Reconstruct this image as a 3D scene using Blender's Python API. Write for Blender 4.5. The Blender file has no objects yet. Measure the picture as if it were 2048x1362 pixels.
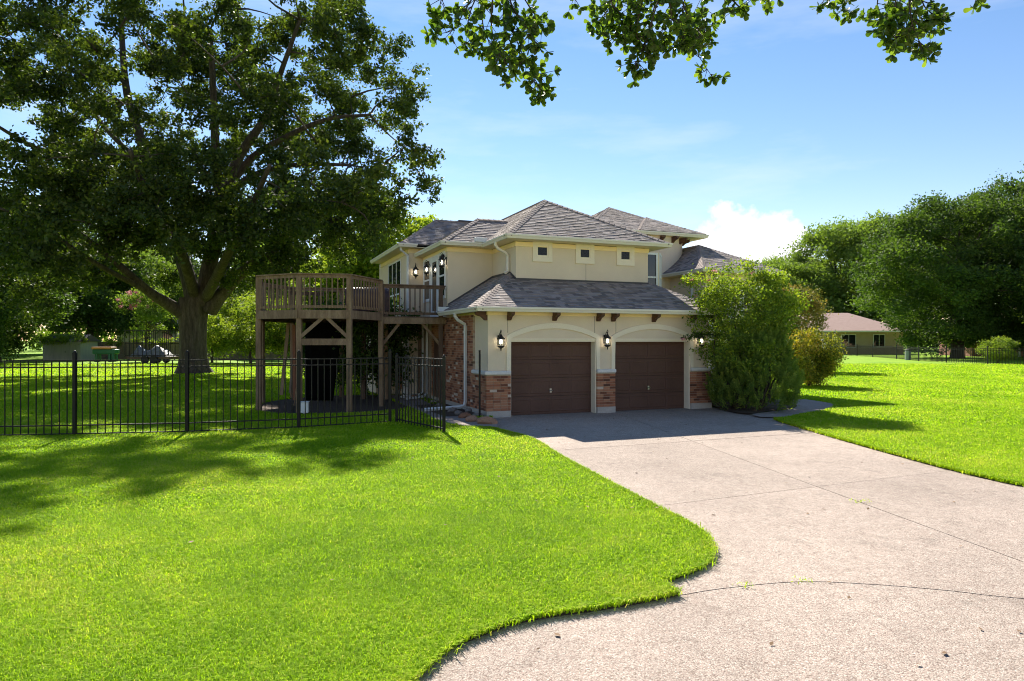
import bpy, bmesh, math, random
import numpy as np
from mathutils import Vector, Matrix
from mathutils.geometry import tessellate_polygon

sc = bpy.context.scene
COL = sc.collection
RNG = random.Random(7)

# ------------------------------------------------------------------ camera, sky, sun, exposure
CAMH = 2.13
cam = bpy.data.cameras.new('camera')
cam.sensor_width = 36.0
cam.lens = 24.0
cam.clip_end = 6000
camo = bpy.data.objects.new('camera', cam)
camo.location = (0, 0, CAMH)
camo.rotation_euler = (math.radians(90), 0, 0)
COL.objects.link(camo)
sc.camera = camo

SUN = Vector((-.33, 1.22, 1.06)).normalized()          # direction towards the sun
world = bpy.data.worlds.new('World')
sc.world = world
world.use_nodes = True
wt = world.node_tree
wn, wl = wt.nodes, wt.links
bg = wn['Background']
sky = wn.new('ShaderNodeTexSky')
sky.sky_type = 'NISHITA'
sky.sun_disc = False
sky.sun_elevation = math.asin(SUN.z)
sky.sun_rotation = math.atan2(SUN.x, SUN.y)
sky.air_density = 1.0
sky.dust_density = 0.0
sky.ozone_density = 4.0
SKY_STRENGTH = 0.09
bg.inputs['Strength'].default_value = SKY_STRENGTH
hs = wn.new('ShaderNodeHueSaturation')
hs.inputs['Saturation'].default_value = 1.18
hs.inputs['Value'].default_value = 1.0
wl.new(sky.outputs[0], hs.inputs['Color'])
tc = wn.new('ShaderNodeTexCoord')

def wmath(op, a, b=None, clamp=False):
    n = wn.new('ShaderNodeMath'); n.operation = op; n.use_clamp = clamp
    for i, v in enumerate((a, b)):
        if v is None: continue
        if isinstance(v, (int, float)): n.inputs[i].default_value = v
        else: wl.new(v, n.inputs[i])
    return n.outputs[0]

def wnoise(scale, detail, sx=(1, 1, 1), rough=.55):
    mp = wn.new('ShaderNodeMapping'); mp.inputs['Scale'].default_value = sx
    wl.new(tc.outputs['Generated'], mp.inputs['Vector'])
    n = wn.new('ShaderNodeTexNoise'); n.inputs['Scale'].default_value = scale
    n.inputs['Detail'].default_value = detail; n.inputs['Roughness'].default_value = rough
    wl.new(mp.outputs[0], n.inputs['Vector'])
    return n.outputs[0]

# a cumulus low over the trees, and thin streaks of cirrus all over the sky
cum = None
for (az, el, rad) in ((18.2, 7.6, 3.0), (20.6, 6.4, 3.3), (16.6, 5.4, 2.9), (23.4, 2.8, 3.2), (15.0, 1.8, 2.8), (19.5, 1.5, 3.6), (46, 7, 4.2), (52, 5, 5), (-52, 6, 4), (-60, 5, 5)):
    a, e = math.radians(az), math.radians(el)
    d = Vector((math.sin(a) * math.cos(e), math.cos(a) * math.cos(e), math.sin(e)))
    vm = wn.new('ShaderNodeVectorMath'); vm.operation = 'DISTANCE'
    wl.new(tc.outputs['Generated'], vm.inputs[0]); vm.inputs[1].default_value = d
    q = wmath('SUBTRACT', 1.0, wmath('DIVIDE', vm.outputs['Value'], math.radians(rad)))
    cum = q if cum is None else wmath('MAXIMUM', cum, q)
nz = wmath('SUBTRACT', wnoise(22, 7), .5)
cum = wmath('ADD', cum, wmath('MULTIPLY', nz, 1.9))
cum = wmath('MULTIPLY', wmath('ADD', cum, .12), 3.4, True)
wisp = wmath('MULTIPLY', wmath('SUBTRACT', wnoise(2.1, 6, (1, 1, 4.5), .6), .5), 2.2, True)
allc = wmath('MAXIMUM', cum, wmath('MULTIPLY', wisp, .5))
cc = wn.new('ShaderNodeMix'); cc.data_type = 'RGBA'
wl.new(allc, cc.inputs['Factor'])
tn_ = wn.new('ShaderNodeVectorMath'); tn_.operation = 'MULTIPLY'; tn_.inputs[1].default_value = (1.04, .74, .64)
wl.new(hs.outputs[0], tn_.inputs[0]); wl.new(tn_.outputs[0], cc.inputs[6])
cc.inputs[7].default_value = (4.7, 4.7, 4.8, 1)
wl.new(cc.outputs[2], bg.inputs['Color'])

sd = bpy.data.lights.new('sun', 'SUN')
sd.energy = 4.3
sd.angle = math.radians(.53)
sd.color = (1.0, .93, .82)
so = bpy.data.objects.new('sun', sd)
so.rotation_euler = SUN.to_track_quat('Z', 'Y').to_euler()
so.location = (0, 0, 60)
COL.objects.link(so)

sc.view_settings.view_transform = 'Standard'
sc.view_settings.look = 'None'
sc.view_settings.exposure = 1.58
sc.view_settings.gamma = 1
sc.view_settings.use_curve_mapping = False
sc.cycles.use_denoising = True
sc.cycles.filter_width = 1.05
sc.cycles.max_bounces = 8
sc.cycles.transparent_max_bounces = 12

# ------------------------------------------------------------------ materials
def ramp_set(node, cols):
    r = node.color_ramp
    n = len(cols)
    while len(r.elements) < n: r.elements.new(.5)
    for i, c in enumerate(cols):
        r.elements[i].position = i / max(1, n - 1)
        r.elements[i].color = (*c, 1)

def M(name, cols, rough=.7, src='noise', scale=3.0, stretch=(1, 1, 1), fine=.0, fscale=60, bump=None, metal=0.0, spec=.4,
      trans=None, emit=None, contrast=1.0, coat=0):
    m = bpy.data.materials.new(name)
    m.use_nodes = True
    t = m.node_tree; N, L = t.nodes, t.links
    bs = N['Principled BSDF']
    bs.inputs['Roughness'].default_value = rough
    bs.inputs['Metallic'].default_value = metal
    bs.inputs['Specular IOR Level'].default_value = spec
    bs.inputs['Coat Weight'].default_value = coat
    co = N.new('ShaderNodeTexCoord')
    mp = N.new('ShaderNodeMapping'); mp.inputs['Scale'].default_value = stretch
    L.new(co.outputs['Object'], mp.inputs['Vector'])
    if isinstance(cols[0], (int, float)): cols = [cols]
    rp = N.new('ShaderNodeValToRGB'); ramp_set(rp, cols)
    if src == 'tint':
        at = N.new('ShaderNodeAttribute'); at.attribute_name = 'tint'
        L.new(at.outputs['Fac'], rp.inputs[0])
    elif src == 'object':
        oi = N.new('ShaderNodeObjectInfo'); L.new(oi.outputs['Random'], rp.inputs[0])
    else:
        nz = N.new('ShaderNodeTexNoise'); nz.inputs['Scale'].default_value = scale; nz.inputs['Detail'].default_value = 6
        nz.inputs['Roughness'].default_value = .6
        L.new(mp.outputs[0], nz.inputs['Vector'])
        mr = N.new('ShaderNodeMapRange'); mr.inputs[1].default_value = .5 - .22 / contrast; mr.inputs[2].default_value = .5 + .22 / contrast
        L.new(nz.outputs[0], mr.inputs[0]); L.new(mr.outputs[0], rp.inputs[0])
    out = rp.outputs[0]
    if fine:
        fz = N.new('ShaderNodeTexNoise'); fz.inputs['Scale'].default_value = fscale; fz.inputs['Detail'].default_value = 4
        L.new(mp.outputs[0], fz.inputs['Vector'])
        mr2 = N.new('ShaderNodeMapRange'); mr2.inputs[1].default_value = .3; mr2.inputs[2].default_value = .7
        mr2.inputs[3].default_value = 1 - fine; mr2.inputs[4].default_value = 1 + fine
        L.new(fz.outputs[0], mr2.inputs[0])
        mx = N.new('ShaderNodeVectorMath'); mx.operation = 'SCALE'
        L.new(out, mx.inputs[0]); L.new(mr2.outputs[0], mx.inputs['Scale'])
        out = mx.outputs[0]
    L.new(out, bs.inputs['Base Color'])
    if bump:
        bz = N.new('ShaderNodeTexNoise'); bz.inputs['Scale'].default_value = bump[0]; bz.inputs['Detail'].default_value = 5
        L.new(mp.outputs[0], bz.inputs['Vector'])
        bn = N.new('ShaderNodeBump'); bn.inputs['Strength'].default_value = bump[1]; bn.inputs['Distance'].default_value = bump[2] if len(bump) > 2 else .01
        L.new(bz.outputs[0], bn.inputs['Height']); L.new(bn.outputs[0], bs.inputs['Normal'])
    if emit:
        bs.inputs['Emission Color'].default_value = (*emit[0], 1); bs.inputs['Emission Strength'].default_value = emit[1]
    if trans:
        tr = N.new('ShaderNodeBsdfTranslucent')
        sc_ = N.new('ShaderNodeVectorMath'); sc_.operation = 'MULTIPLY'; sc_.inputs[1].default_value = trans[1]
        L.new(out, sc_.inputs[0]); L.new(sc_.outputs[0], tr.inputs['Color'])
        ms = N.new('ShaderNodeMixShader'); ms.inputs[0].default_value = trans[0]
        L.new(bs.outputs[0], ms.inputs[1]); L.new(tr.outputs[0], ms.inputs[2])
        L.new(ms.outputs[0], N['Material Output'].inputs['Surface'])
    return m

STUCCO = M('stucco', [(.64, .535, .395), (.71, .60, .445)], .9, scale=1.2, fine=.08, fscale=70, bump=(120, .5, .006))
STUCCO_TRIM = M('cream_trim', [(.74, .66, .50), (.80, .72, .56)], .75, scale=2, fine=.04, fscale=40, bump=(90, .2, .004))
FRIEZE = M('cream_frieze', [(.84, .66, .36), (.88, .70, .40)], .6, scale=2, fine=.03)
CREAM = M('gutter_paint', [(.68, .64, .54), (.74, .70, .60)], .45, scale=1.5, fine=.04)
SOFFIT = M('soffit_paint', [(.78, .64, .42), (.82, .68, .46)], .7, scale=2)
WHITE = M('white_paint', [(.68, .68, .66), (.76, .76, .74)], .45, scale=2, fine=.03)
DOWNSP = M('downspout_paint', [(.60, .61, .60), (.68, .69, .68)], .4, scale=2, fine=.03)
LEDGE = M('cast_stone', [(.56, .56, .54), (.66, .65, .62)], .8, scale=4, fine=.1, bump=(60, .3))
BRICK = M('brick', [(.085, .038, .026), (.20, .075, .042), (.31, .125, .068), (.37, .165, .09), (.40, .20, .115), (.29, .11, .06), (.55, .46, .37)], .85, src='tint', fine=.25, fscale=45, bump=(70, .5))
MORTAR = M('mortar', [(.36, .27, .20), (.46, .37, .285)], .95, scale=6, fine=.15, bump=(80, .4))
CONC_BASE = M('foundation_concrete', [(.36, .33, .29), (.46, .42, .37)], .9, scale=3, fine=.12, bump=(60, .3))
DOORBR = M('brown_door_paint', [(.090, .048, .034), (.118, .064, .046)], .6, spec=.2, scale=1.2, stretch=(1, 1, .7), fine=.06, fscale=30, bump=(50, .12, .003))
DOORGAP = M('door_section_gap', [(.02, .011, .008), (.026, .014, .010)], .6)
BRACKET = M('stained_bracket', [(.075, .033, .017), (.115, .052, .027)], .6, scale=4, stretch=(1, 1, 6), fine=.15)
SHINGLE = M('asphalt_shingle', [(.13, .11, .105), (.185, .158, .147), (.23, .192, .175), (.27, .225, .205), (.31, .265, .243), (.22, .20, .195)], .95, src='tint', fine=.22, fscale=110, bump=(160, .5, .006))
RIDGE = M('ridge_shingle', [(.19, .155, .14), (.24, .195, .175), (.28, .23, .205)], .95, src='tint', fine=.2, fscale=110, bump=(160, .5))
FLASH = M('dark_flashing', [(.05, .045, .045), (.08, .07, .07)], .6)
IRON = M('black_iron', [(.005, .005, .006), (.011, .010, .010)], .45, scale=8, spec=.25)
LAMPBLACK = M('lantern_iron', [(.010, .009, .009), (.022, .020, .018)], .35, scale=15)
WOOD = M('weathered_wood', [(.13, .083, .046), (.21, .14, .08), (.29, .205, .125)], .85, scale=2.2, stretch=(3, 3, .6), fine=.22, fscale=26, bump=(30, .4, .01))
WOODD = M('dark_stained_wood', [(.07, .042, .026), (.12, .075, .047), (.17, .11, .07)], .8, scale=2.2, stretch=(3, 3, .6), fine=.2, fscale=26, bump=(30, .4, .01))
WOODG = M('grey_fence_wood', [(.14, .11, .08), (.21, .17, .125)], .9, src='object', fine=.2, fscale=20)
GLASS = M('window_glass', [(.010, .013, .016), (.020, .024, .028)], .04, scale=1, spec=.6)
LGLASS = None
GLASSD = M('leaded_glass', [(.004, .005, .006), (.03, .03, .03)], .12, scale=26, spec=.2, contrast=2)
BULB = M('lit_bulb', [(1, .93, .8)], .4, emit=((1, .90, .72), 7))
CHROME = M('door_handle_metal', [(.32, .32, .32), (.4, .4, .4)], .35, metal=1)
BARK = M('grey_bark', [(.030, .023, .018), (.062, .049, .038), (.105, .086, .068)], .95, scale=2.5, stretch=(2.2, 2.2, .35), fine=.3, fscale=14, bump=(8, 1.0, .06))
BARKD = M('brown_bark', [(.035, .027, .02), (.08, .062, .047)], .95, scale=3, stretch=(2, 2, .4), fine=.25, fscale=18, bump=(14, .8, .03))
def leafmat(name, cols, tr=.38, mul=(1.7, 1.9, .7), rough=.5, spec=.3):
    return M(name, cols, rough, src='tint', trans=(tr, mul), spec=spec)
LEAF_OAK = leafmat('oak_leaf', [(.018, .034, .009), (.036, .060, .014), (.062, .090, .019), (.105, .130, .026)], .38, (1.9, 1.95, .5), .6, .25)
LEAF_NEAR = leafmat('glossy_oak_leaf', [(.026, .055, .012), (.045, .085, .016), (.07, .115, .02), (.11, .155, .028)], .45, (2.2, 2.3, .6), .38, .4)
LEAF_DARK = leafmat('dark_leaf', [(.026, .052, .014), (.052, .094, .022), (.09, .14, .030)], .40, (1.9, 1.9, .6), .65, .2)
LEAF_MID = leafmat('mid_green_leaf', [(.075, .12, .028), (.13, .19, .04), (.19, .26, .055)], .42, (1.7, 1.8, .6), .65, .2)
LEAF_LIGHT = leafmat('light_green_leaf', [(.09, .15, .02), (.16, .235, .03), (.24, .30, .045)], .45, (1.7, 1.6, .6), .6, .2)
LEAF_MYRTLE = leafmat('crepe_myrtle_leaf', [(.055, .10, .018), (.12, .19, .024), (.21, .29, .03), (.31, .33, .045)], .45, (1.6, 1.6, .5), .6, .2)
LEAF_JUN = leafmat('juniper_needle', [(.075, .125, .030), (.13, .20, .042), (.20, .27, .055), (.30, .34, .075)], .42, (1.7, 1.7, .6), .75, .15)
LEAF_NAND = leafmat('nandina_leaf', [(.04, .065, .014), (.16, .20, .025), (.36, .34, .04), (.46, .24, .05)], .4, (1.4, 1.3, .5), .6, .2)
LEAF_RUST = leafmat('rust_tinged_leaf', [(.09, .12, .03), (.19, .18, .045), (.33, .19, .07)], .4, (1.4, 1.3, .6), .6, .2)
BLOSSOM = leafmat('pink_blossom', [(.45, .12, .17), (.60, .24, .28), (.70, .38, .42)], .3, (1.2, 1.1, 1.1))
MULCH = M('mulch', [(.035, .022, .015), (.075, .048, .032), (.12, .08, .055)], .95, scale=14, fine=.4, fscale=50, bump=(40, 1, .04))
SOIL = M('soil', [(.030, .020, .012), (.06, .042, .026)], .95, scale=10, fine=.3, bump=(30, 1, .03))
ROCK = M('sandstone', [(.20, .085, .045), (.30, .15, .085), (.36, .23, .16)], .9, src='object', fine=.25, fscale=12, bump=(20, .7, .02))
ROCKG = M('grey_fieldstone', [(.17, .14, .12), (.25, .21, .18), (.30, .24, .19)], .9, src='object', fine=.25, fscale=12, bump=(20, .7, .02))
GRASSB = leafmat('grass_blade', [(.165, .29, .008), (.245, .40, .010), (.33, .485, .013), (.45, .54, .04), (.58, .51, .14)], .5, (1.25, 1.3, .6), .6, .1)

def ground_mat(name, cols, peb=None):
    m = bpy.data.materials.new(name); m.use_nodes = True
    t = m.node_tree; N, L = t.nodes, t.links; bs = N['Principled BSDF']
    bs.inputs['Roughness'].default_value = .92; bs.inputs['Specular IOR Level'].default_value = .2
    co = N.new('ShaderNodeTexCoord')
    def noise(s, d=5, r=.6):
        n = N.new('ShaderNodeTexNoise'); n.inputs['Scale'].default_value = s; n.inputs['Detail'].default_value = d; n.inputs['Roughness'].default_value = r
        L.new(co.outputs['Object'], n.inputs['Vector']); return n.outputs[0]
    def rng(v, a, b, c=0., d=1.):
        n = N.new('ShaderNodeMapRange'); L.new(v, n.inputs[0])
        for i, x in enumerate((a, b, c, d)): n.inputs[i + 1].default_value = x
        return n.outputs[0]
    def scale(c, f):
        n = N.new('ShaderNodeVectorMath'); n.operation = 'SCALE'; L.new(c, n.inputs[0]); L.new(f, n.inputs['Scale']); return n.outputs[0]
    rp = N.new('ShaderNodeValToRGB'); ramp_set(rp, cols)
    bn = N.new('ShaderNodeBump')
    if peb:                                                   # exposed aggregate: pebbles of three sizes of colour
        vo = N.new('ShaderNodeTexVoronoi'); vo.inputs['Scale'].default_value = peb
        L.new(co.outputs['Object'], vo.inputs['Vector'])
        sp = N.new('ShaderNodeSeparateColor'); L.new(vo.outputs['Color'], sp.inputs[0])
        L.new(sp.outputs[0], rp.inputs[0])
        c = scale(rp.outputs[0], rng(vo.outputs['Distance'], .25, .62, 1.06, .74))
        c = scale(c, rng(noise(.55, 6, .65), .3, .7, .86, 1.10))
        c = scale(c, rng(noise(9, 4), .3, .7, .88, 1.1))
        st = noise(1.7, 7, .7)
        c = scale(c, rng(st, .56, .74, 1.0, .66))
        c = scale(c, rng(noise(.16, 3, .5), .35, .65, .90, 1.06))
        oi = N.new('ShaderNodeObjectInfo'); c = scale(c, rng(oi.outputs['Random'], 0, 1, .93, 1.05))
        c = scale(c, rng(noise(.9, 5, .75), .62, .70, 1.0, .84))
        L.new(c, bs.inputs['Base Color'])
        bn.inputs['Strength'].default_value = .55; bn.inputs['Distance'].default_value = .006
        iv = N.new('ShaderNodeMath'); iv.operation = 'SUBTRACT'; iv.inputs[0].default_value = 1; L.new(vo.outputs['Distance'], iv.inputs[1])
        L.new(iv.outputs[0], bn.inputs['Height'])
    else:
        L.new(rng(noise(.35, 6, .7), .3, .7), rp.inputs[0])
        c = scale(rp.outputs[0], rng(noise(28, 5, .7), .3, .7, .62, 1.3))
        c = scale(c, rng(noise(4, 4, .6), .3, .7, .85, 1.15))
        L.new(c, bs.inputs['Base Color'])
        bn.inputs['Strength'].default_value = 1; bn.inputs['Distance'].default_value = .05
        L.new(noise(30, 6, .75), bn.inputs['Height'])
    L.new(bn.outputs[0], bs.inputs['Normal'])
    return m
LAWN = ground_mat('lawn_turf', [(.13, .255, .010), (.17, .31, .012), (.215, .355, .016), (.28, .38, .03)])
AGG = ground_mat('exposed_aggregate', [(.215, .16, .13), (.315, .25, .205), (.40, .33, .275), (.475, .41, .35), (.36, .27, .225), (.565, .505, .435)], 100)
PATHC = ground_mat('path_concrete', [(.26, .20, .17), (.34, .27, .235), (.40, .33, .29), (.46, .40, .36)], 85)

# ------------------------------------------------------------------ helpers
def link(o, parent=None):
    COL.objects.link(o)
    if parent is not None: o.parent = parent
    return o

def tag(o, label=None, cat=None, group=None, kind=None):
    if label: o['label'] = label
    if cat: o['category'] = cat
    if group: o['group'] = group
    if kind: o['kind'] = kind
    return o

def empty(name, loc=(0, 0, 0), rz=0):
    o = bpy.data.objects.new(name, None)
    o.location = loc; o.rotation_euler = (0, 0, rz); o.empty_display_size = .3
    return link(o)

def mesh_np(name, verts, faces, mat, tint=None):
    """verts (N,3), faces (F,k) with one k"""
    verts = np.asarray(verts, np.float32); faces = np.asarray(faces, np.int32)
    me = bpy.data.meshes.new(name)
    nf, k = faces.shape
    me.vertices.add(len(verts)); me.vertices.foreach_set('co', verts.ravel())
    me.loops.add(nf * k); me.loops.foreach_set('vertex_index', faces.ravel())
    me.polygons.add(nf); me.polygons.foreach_set('loop_start', np.arange(0, nf * k, k, dtype=np.int32))
    try: me.polygons.foreach_set('loop_total', np.full(nf, k, np.int32))
    except Exception: pass
    if tint is not None:
        at = me.attributes.new('tint', 'FLOAT', 'FACE'); at.data.foreach_set('value', np.asarray(tint, np.float32))
    me.update(); me.validate()
    if mat: me.materials.append(mat)
    return me

class MB:
    def __init__(s): s.v = []; s.f = []; s.t = []
    def add(s, vs, fs, tint=.5):
        b = len(s.v); s.v += [tuple(p) for p in vs]
        for f in fs: s.f.append(tuple(b + i for i in f)); s.t.append(tint)
        return s
    def box(s, x0, x1, y0, y1, z0, z1, tint=.5):
        return s.add([(x, y, z) for z in (z0, z1) for y in (y0, y1) for x in (x0, x1)],
                     [(0, 2, 3, 1), (4, 5, 7, 6), (0, 1, 5, 4), (1, 3, 7, 5), (3, 2, 6, 7), (2, 0, 4, 6)], tint)
    def beam(s, a, b, w, h, up=(0, 0, 1), tint=.5):
        a, b = Vector(a), Vector(b); d = (b - a).normalized(); u = Vector(up)
        if abs(d.dot(u)) > .98: u = Vector((0, 1, 0))
        r = d.cross(u).normalized(); u = r.cross(d).normalized()
        vs = [p + r * sx * w / 2 + u * sz * h / 2 for p in (a, b) for sz in (-1, 1) for sx in (-1, 1)]
        return s.add(vs, [(0, 1, 3, 2), (4, 6, 7, 5), (0, 4, 5, 1), (1, 5, 7, 3), (3, 7, 6, 2), (2, 6, 4, 0)], tint)
    def prism(s, poly, z0, z1, tint=.5):
        n = len(poly); p = [Vector((*q[:2], 0)) for q in poly]
        if sum(p[i].x * p[(i + 1) % n].y - p[(i + 1) % n].x * p[i].y for i in range(n)) < 0: p.reverse()
        vs = [(q.x, q.y, z0) for q in p] + [(q.x, q.y, z1) for q in p]
        fs = [tuple(range(n - 1, -1, -1)), tuple(range(n, 2 * n))] + [(i, (i + 1) % n, n + (i + 1) % n, n + i) for i in range(n)]
        return s.add(vs, fs, tint)
    def poly(s, pts, tint=.5): return s.add(pts, [tuple(range(len(pts)))], tint)
    def tube(s, pts, radii, n=8, cap=True, tint=.5):
        pts = [Vector(p) for p in pts]; b = len(s.v); pr = None
        if isinstance(radii, (int, float)): radii = [radii] * len(pts)
        for i, p in enumerate(pts):
            d = (pts[min(i + 1, len(pts) - 1)] - pts[max(i - 1, 0)])
            d = d.normalized() if d.length > 1e-9 else Vector((0, 0, 1))
            if pr is None: r = d.orthogonal().normalized()
            else:
                r = pr - d * pr.dot(d); r = r.normalized() if r.length > 1e-6 else d.orthogonal().normalized()
            pr = r; u = d.cross(r)
            for k in range(n):
                a = 2 * math.pi * k / n
                s.v.append(tuple(p + (r * math.cos(a) + u * math.sin(a)) * radii[i]))
        for i in range(len(pts) - 1):
            for k in range(n):
                s.f.append((b + i * n + k, b + i * n + (k + 1) % n, b + (i + 1) * n + (k + 1) % n, b + (i + 1) * n + k)); s.t.append(tint)
        if cap:
            s.f.append(tuple(b + k for k in range(n - 1, -1, -1))); s.t.append(tint)
            s.f.append(tuple(b + (len(pts) - 1) * n + k for k in range(n))); s.t.append(tint)
        return s
    def lathe(s, prof, c=(0, 0, 0), n=10, tint=.5):
        return s.tube([(c[0], c[1], c[2] + z) for r, z in prof], [max(r, 1e-4) for r, z in prof], n, True, tint)
    def mesh(s, name, mat, smooth=False):
        me = bpy.data.meshes.new(name); me.from_pydata(s.v, [], s.f)
        at = me.attributes.new('tint', 'FLOAT', 'FACE'); at.data.foreach_set('value', np.asarray(s.t, np.float32))
        me.materials.append(mat)
        if smooth: me.polygons.foreach_set('use_smooth', [True] * len(me.polygons))
        me.update(); return me
    def build(s, name, mat, parent=None, smooth=False, bevel=0):
        o = bpy.data.objects.new(name, s.mesh(name, mat, smooth)); link(o, parent)
        if bevel:
            b = o.modifiers.new('bevel', 'BEVEL'); b.width = bevel; b.segments = 2; b.limit_method = 'ANGLE'
        return o

def inst(me, name, parent, loc, rz=0, scale=(1, 1, 1)):
    o = bpy.data.objects.new(name, me); o.location = loc; o.rotation_euler = (0, 0, rz) if isinstance(rz, (int, float)) else rz
    o.scale = scale; return link(o, parent)

def catmull(p, n=6):
    p = [np.array(q, float) for q in p]; out = []
    for i in range(len(p) - 1):
        a, b, c, d = p[max(i - 1, 0)], p[i], p[i + 1], p[min(i + 2, len(p) - 1)]
        for k in range(n):
            t = k / n
            out.append(.5 * ((2 * b) + (c - a) * t + (2 * a - 5 * b + 4 * c - d) * t * t + (-a + 3 * b - 3 * c + d) * t ** 3))
    out.append(p[-1]); return [tuple(q) for q in out]

def sheet(name, poly, z, mat, kind='structure', depth=0, side=None, parent=None):
    """a flat area: top face, and a skirt going down by depth"""
    p = [(float(q[0]), float(q[1])) for q in poly]; n = len(p)
    if sum(p[i][0] * p[(i + 1) % n][1] - p[(i + 1) % n][0] * p[i][1] for i in range(n)) < 0: p.reverse()
    vs = [(x, y, z) for x, y in p]
    tri = tessellate_polygon([[Vector((x, y, 0)) for x, y in p]])
    fs = []
    for a, b, c in tri:
        cr = (p[b][0] - p[a][0]) * (p[c][1] - p[a][1]) - (p[b][1] - p[a][1]) * (p[c][0] - p[a][0])
        fs.append((a, b, c) if cr > 0 else (a, c, b))
    nt = len(fs)
    if depth:
        vs += [(x, y, z - depth) for x, y in p]
        fs += [(i, n + i, n + (i + 1) % n, (i + 1) % n) for i in range(n)]
    me = bpy.data.meshes.new(name); me.from_pydata(vs, [], fs); me.materials.append(mat)
    if side:
        me.materials.append(side)
        me.polygons.foreach_set('material_index', [0] * nt + [1] * (len(fs) - nt))
    me.update()
    o = bpy.data.objects.new(name, me); link(o, parent)
    if kind and parent is None: o['kind'] = kind
    return o

def inside(poly, x, y):
    """vectorised point in polygon"""
    x = np.asarray(x); y = np.asarray(y); r = np.zeros(x.shape, bool); n = len(poly)
    for i in range(n):
        x0, y0 = poly[i]; x1, y1 = poly[(i + 1) % n]
        if y0 == y1: continue
        c = ((y0 > y) != (y1 > y)) & (x < (x1 - x0) * (y - y0) / (y1 - y0) + x0)
        r ^= c
    return r

# house frame: u runs along the garage front, v runs back from it
HO = Vector((-.67, 19.1, 0)); HA = math.atan2(.3655, .931)
def W(u, v, z=0):
    return Vector((HO.x + u * math.cos(HA) - v * math.sin(HA), HO.y + u * math.sin(HA) + v * math.cos(HA), z))
def px(x, y, Y):
    """point at depth Y seen at the photograph's pixel x, y (used for laying out only)"""
    return Vector(((x - 1024) / 1365 * Y, Y, CAMH - (y - 681) / 1365 * Y))

# ------------------------------------------------------------------ ground, lawn, drive, street
EDGE_L = catmull([(-.5, 16.6), (.39, 14.83), (.88, 12.53), (1.38, 10.5), (1.79, 8.86), (2.0, 8.12), (2.10, 7.55), (2.07, 7.11), (1.95, 6.71), (1.74, 6.40), (1.34, 6.07)], 5)
EDGE_S = catmull([(1.42, 5.78), (.87, 5.53), (.14, 5.26), (-.2, 5.01), (-.44, 4.74), (-.57, 4.44), (-.68, 4.1), (-.95, 3.0), (-1.3, 0), (-1.4, -15)], 5)
EDGE_R = catmull([(7.4, 18.75), (7.11, 18.3), (7.13, 15.3), (7.20, 13.04), (7.30, 11.36), (7.55, 10.06), (8.2, 8.7), (9.3, 7.6), (11, 6.9), (14, 6.5)], 5)
STREET_J = catmull([(1.42, 5.78), (1.86, 5.95), (2.58, 6.11), (3.21, 6.04), (3.78, 5.89), (4.29, 5.71), (6, 5.35), (9, 5.3), (14, 6.5)], 5)

sheet('ground', [(-2500, -60), (2500, -60), (2500, 4000), (-2500, 4000)], -.09, LAWN)
lawn_poly = [(-150, -15)] + EDGE_S[::-1] + EDGE_L[::-1] + [(-.55, 19.6), (3, 24), (9, 24), (7.9, 19.2)] + EDGE_R + [(60, -15), (160, -15), (160, 150), (-150, 150)]
sheet('lawn', lawn_poly, .0, LAWN, depth=.085, side=SOIL)

drive_poly = [(-.55, 19.6)] + EDGE_L + STREET_J + EDGE_R[::-1][1:] + [(7.9, 19.2), (6.6, 22.2)]
drive = tag(bpy.data.objects.new('driveway', None), kind='structure'); link(drive)
JOINT = M('joint_grit', [(.10, .075, .05), (.19, .15, .11)], .95, scale=3)
def cut_slabs(poly, lines):
    bm = bmesh.new()
    bm.faces.new([bm.verts.new((x, y, 0)) for x, y in poly]); bm.normal_update()
    for (a, b) in lines:
        a, b = Vector((*a, 0)), Vector((*b, 0)); d = b - a; n = Vector((-d.y, d.x, 0)).normalized()
        bmesh.ops.bisect_plane(bm, geom=bm.verts[:] + bm.edges[:] + bm.faces[:], plane_co=a, plane_no=n, dist=1e-4)
    r = [[(v.co.x, v.co.y) for v in f.verts] for f in bm.faces]; bm.free(); return r
def shrink(poly, w):
    n = len(poly); a = sum(poly[i][0] * poly[(i + 1) % n][1] - poly[(i + 1) % n][0] * poly[i][1] for i in range(n))
    if a < 0: poly = poly[::-1]
    out = []
    for i in range(n):
        p0, p, p1 = Vector(poly[i - 1]), Vector(poly[i]), Vector(poly[(i + 1) % n])
        d0, d1 = p - p0, p1 - p
        if d0.length < 1e-5 or d1.length < 1e-5: continue
        d0.normalize(); d1.normalize()
        n0, n1 = Vector((-d0.y, d0.x)), Vector((-d1.y, d1.x)); m = n0 + n1
        m = m / max(m.dot(m) / 2, .5) if m.length > 1e-4 else n0
        out.append(tuple(p + m * w))
    return out
sheet('joint_filler', drive_poly, -.040, JOINT, parent=drive)
JL = [((1.79, 8.86), (7.33, 11.36)), ((.82, 13.4), (6.17, 15.63)), ((3.91, 14.39), (4.54, 9.86))]
for s_ in cut_slabs(drive_poly, JL):
    if len(s_) > 2: sheet('slab', shrink(s_, .007), -.028 + RNG.uniform(-.002, .002), AGG, depth=.03, parent=drive)
street_poly = EDGE_S + [(60, -15), (60, 6.5), (14.4, 6.5)] + STREET_J[::-1][1:-1]
sheet('street', [(x, y) for x, y in street_poly], -.032, AGG)

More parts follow.
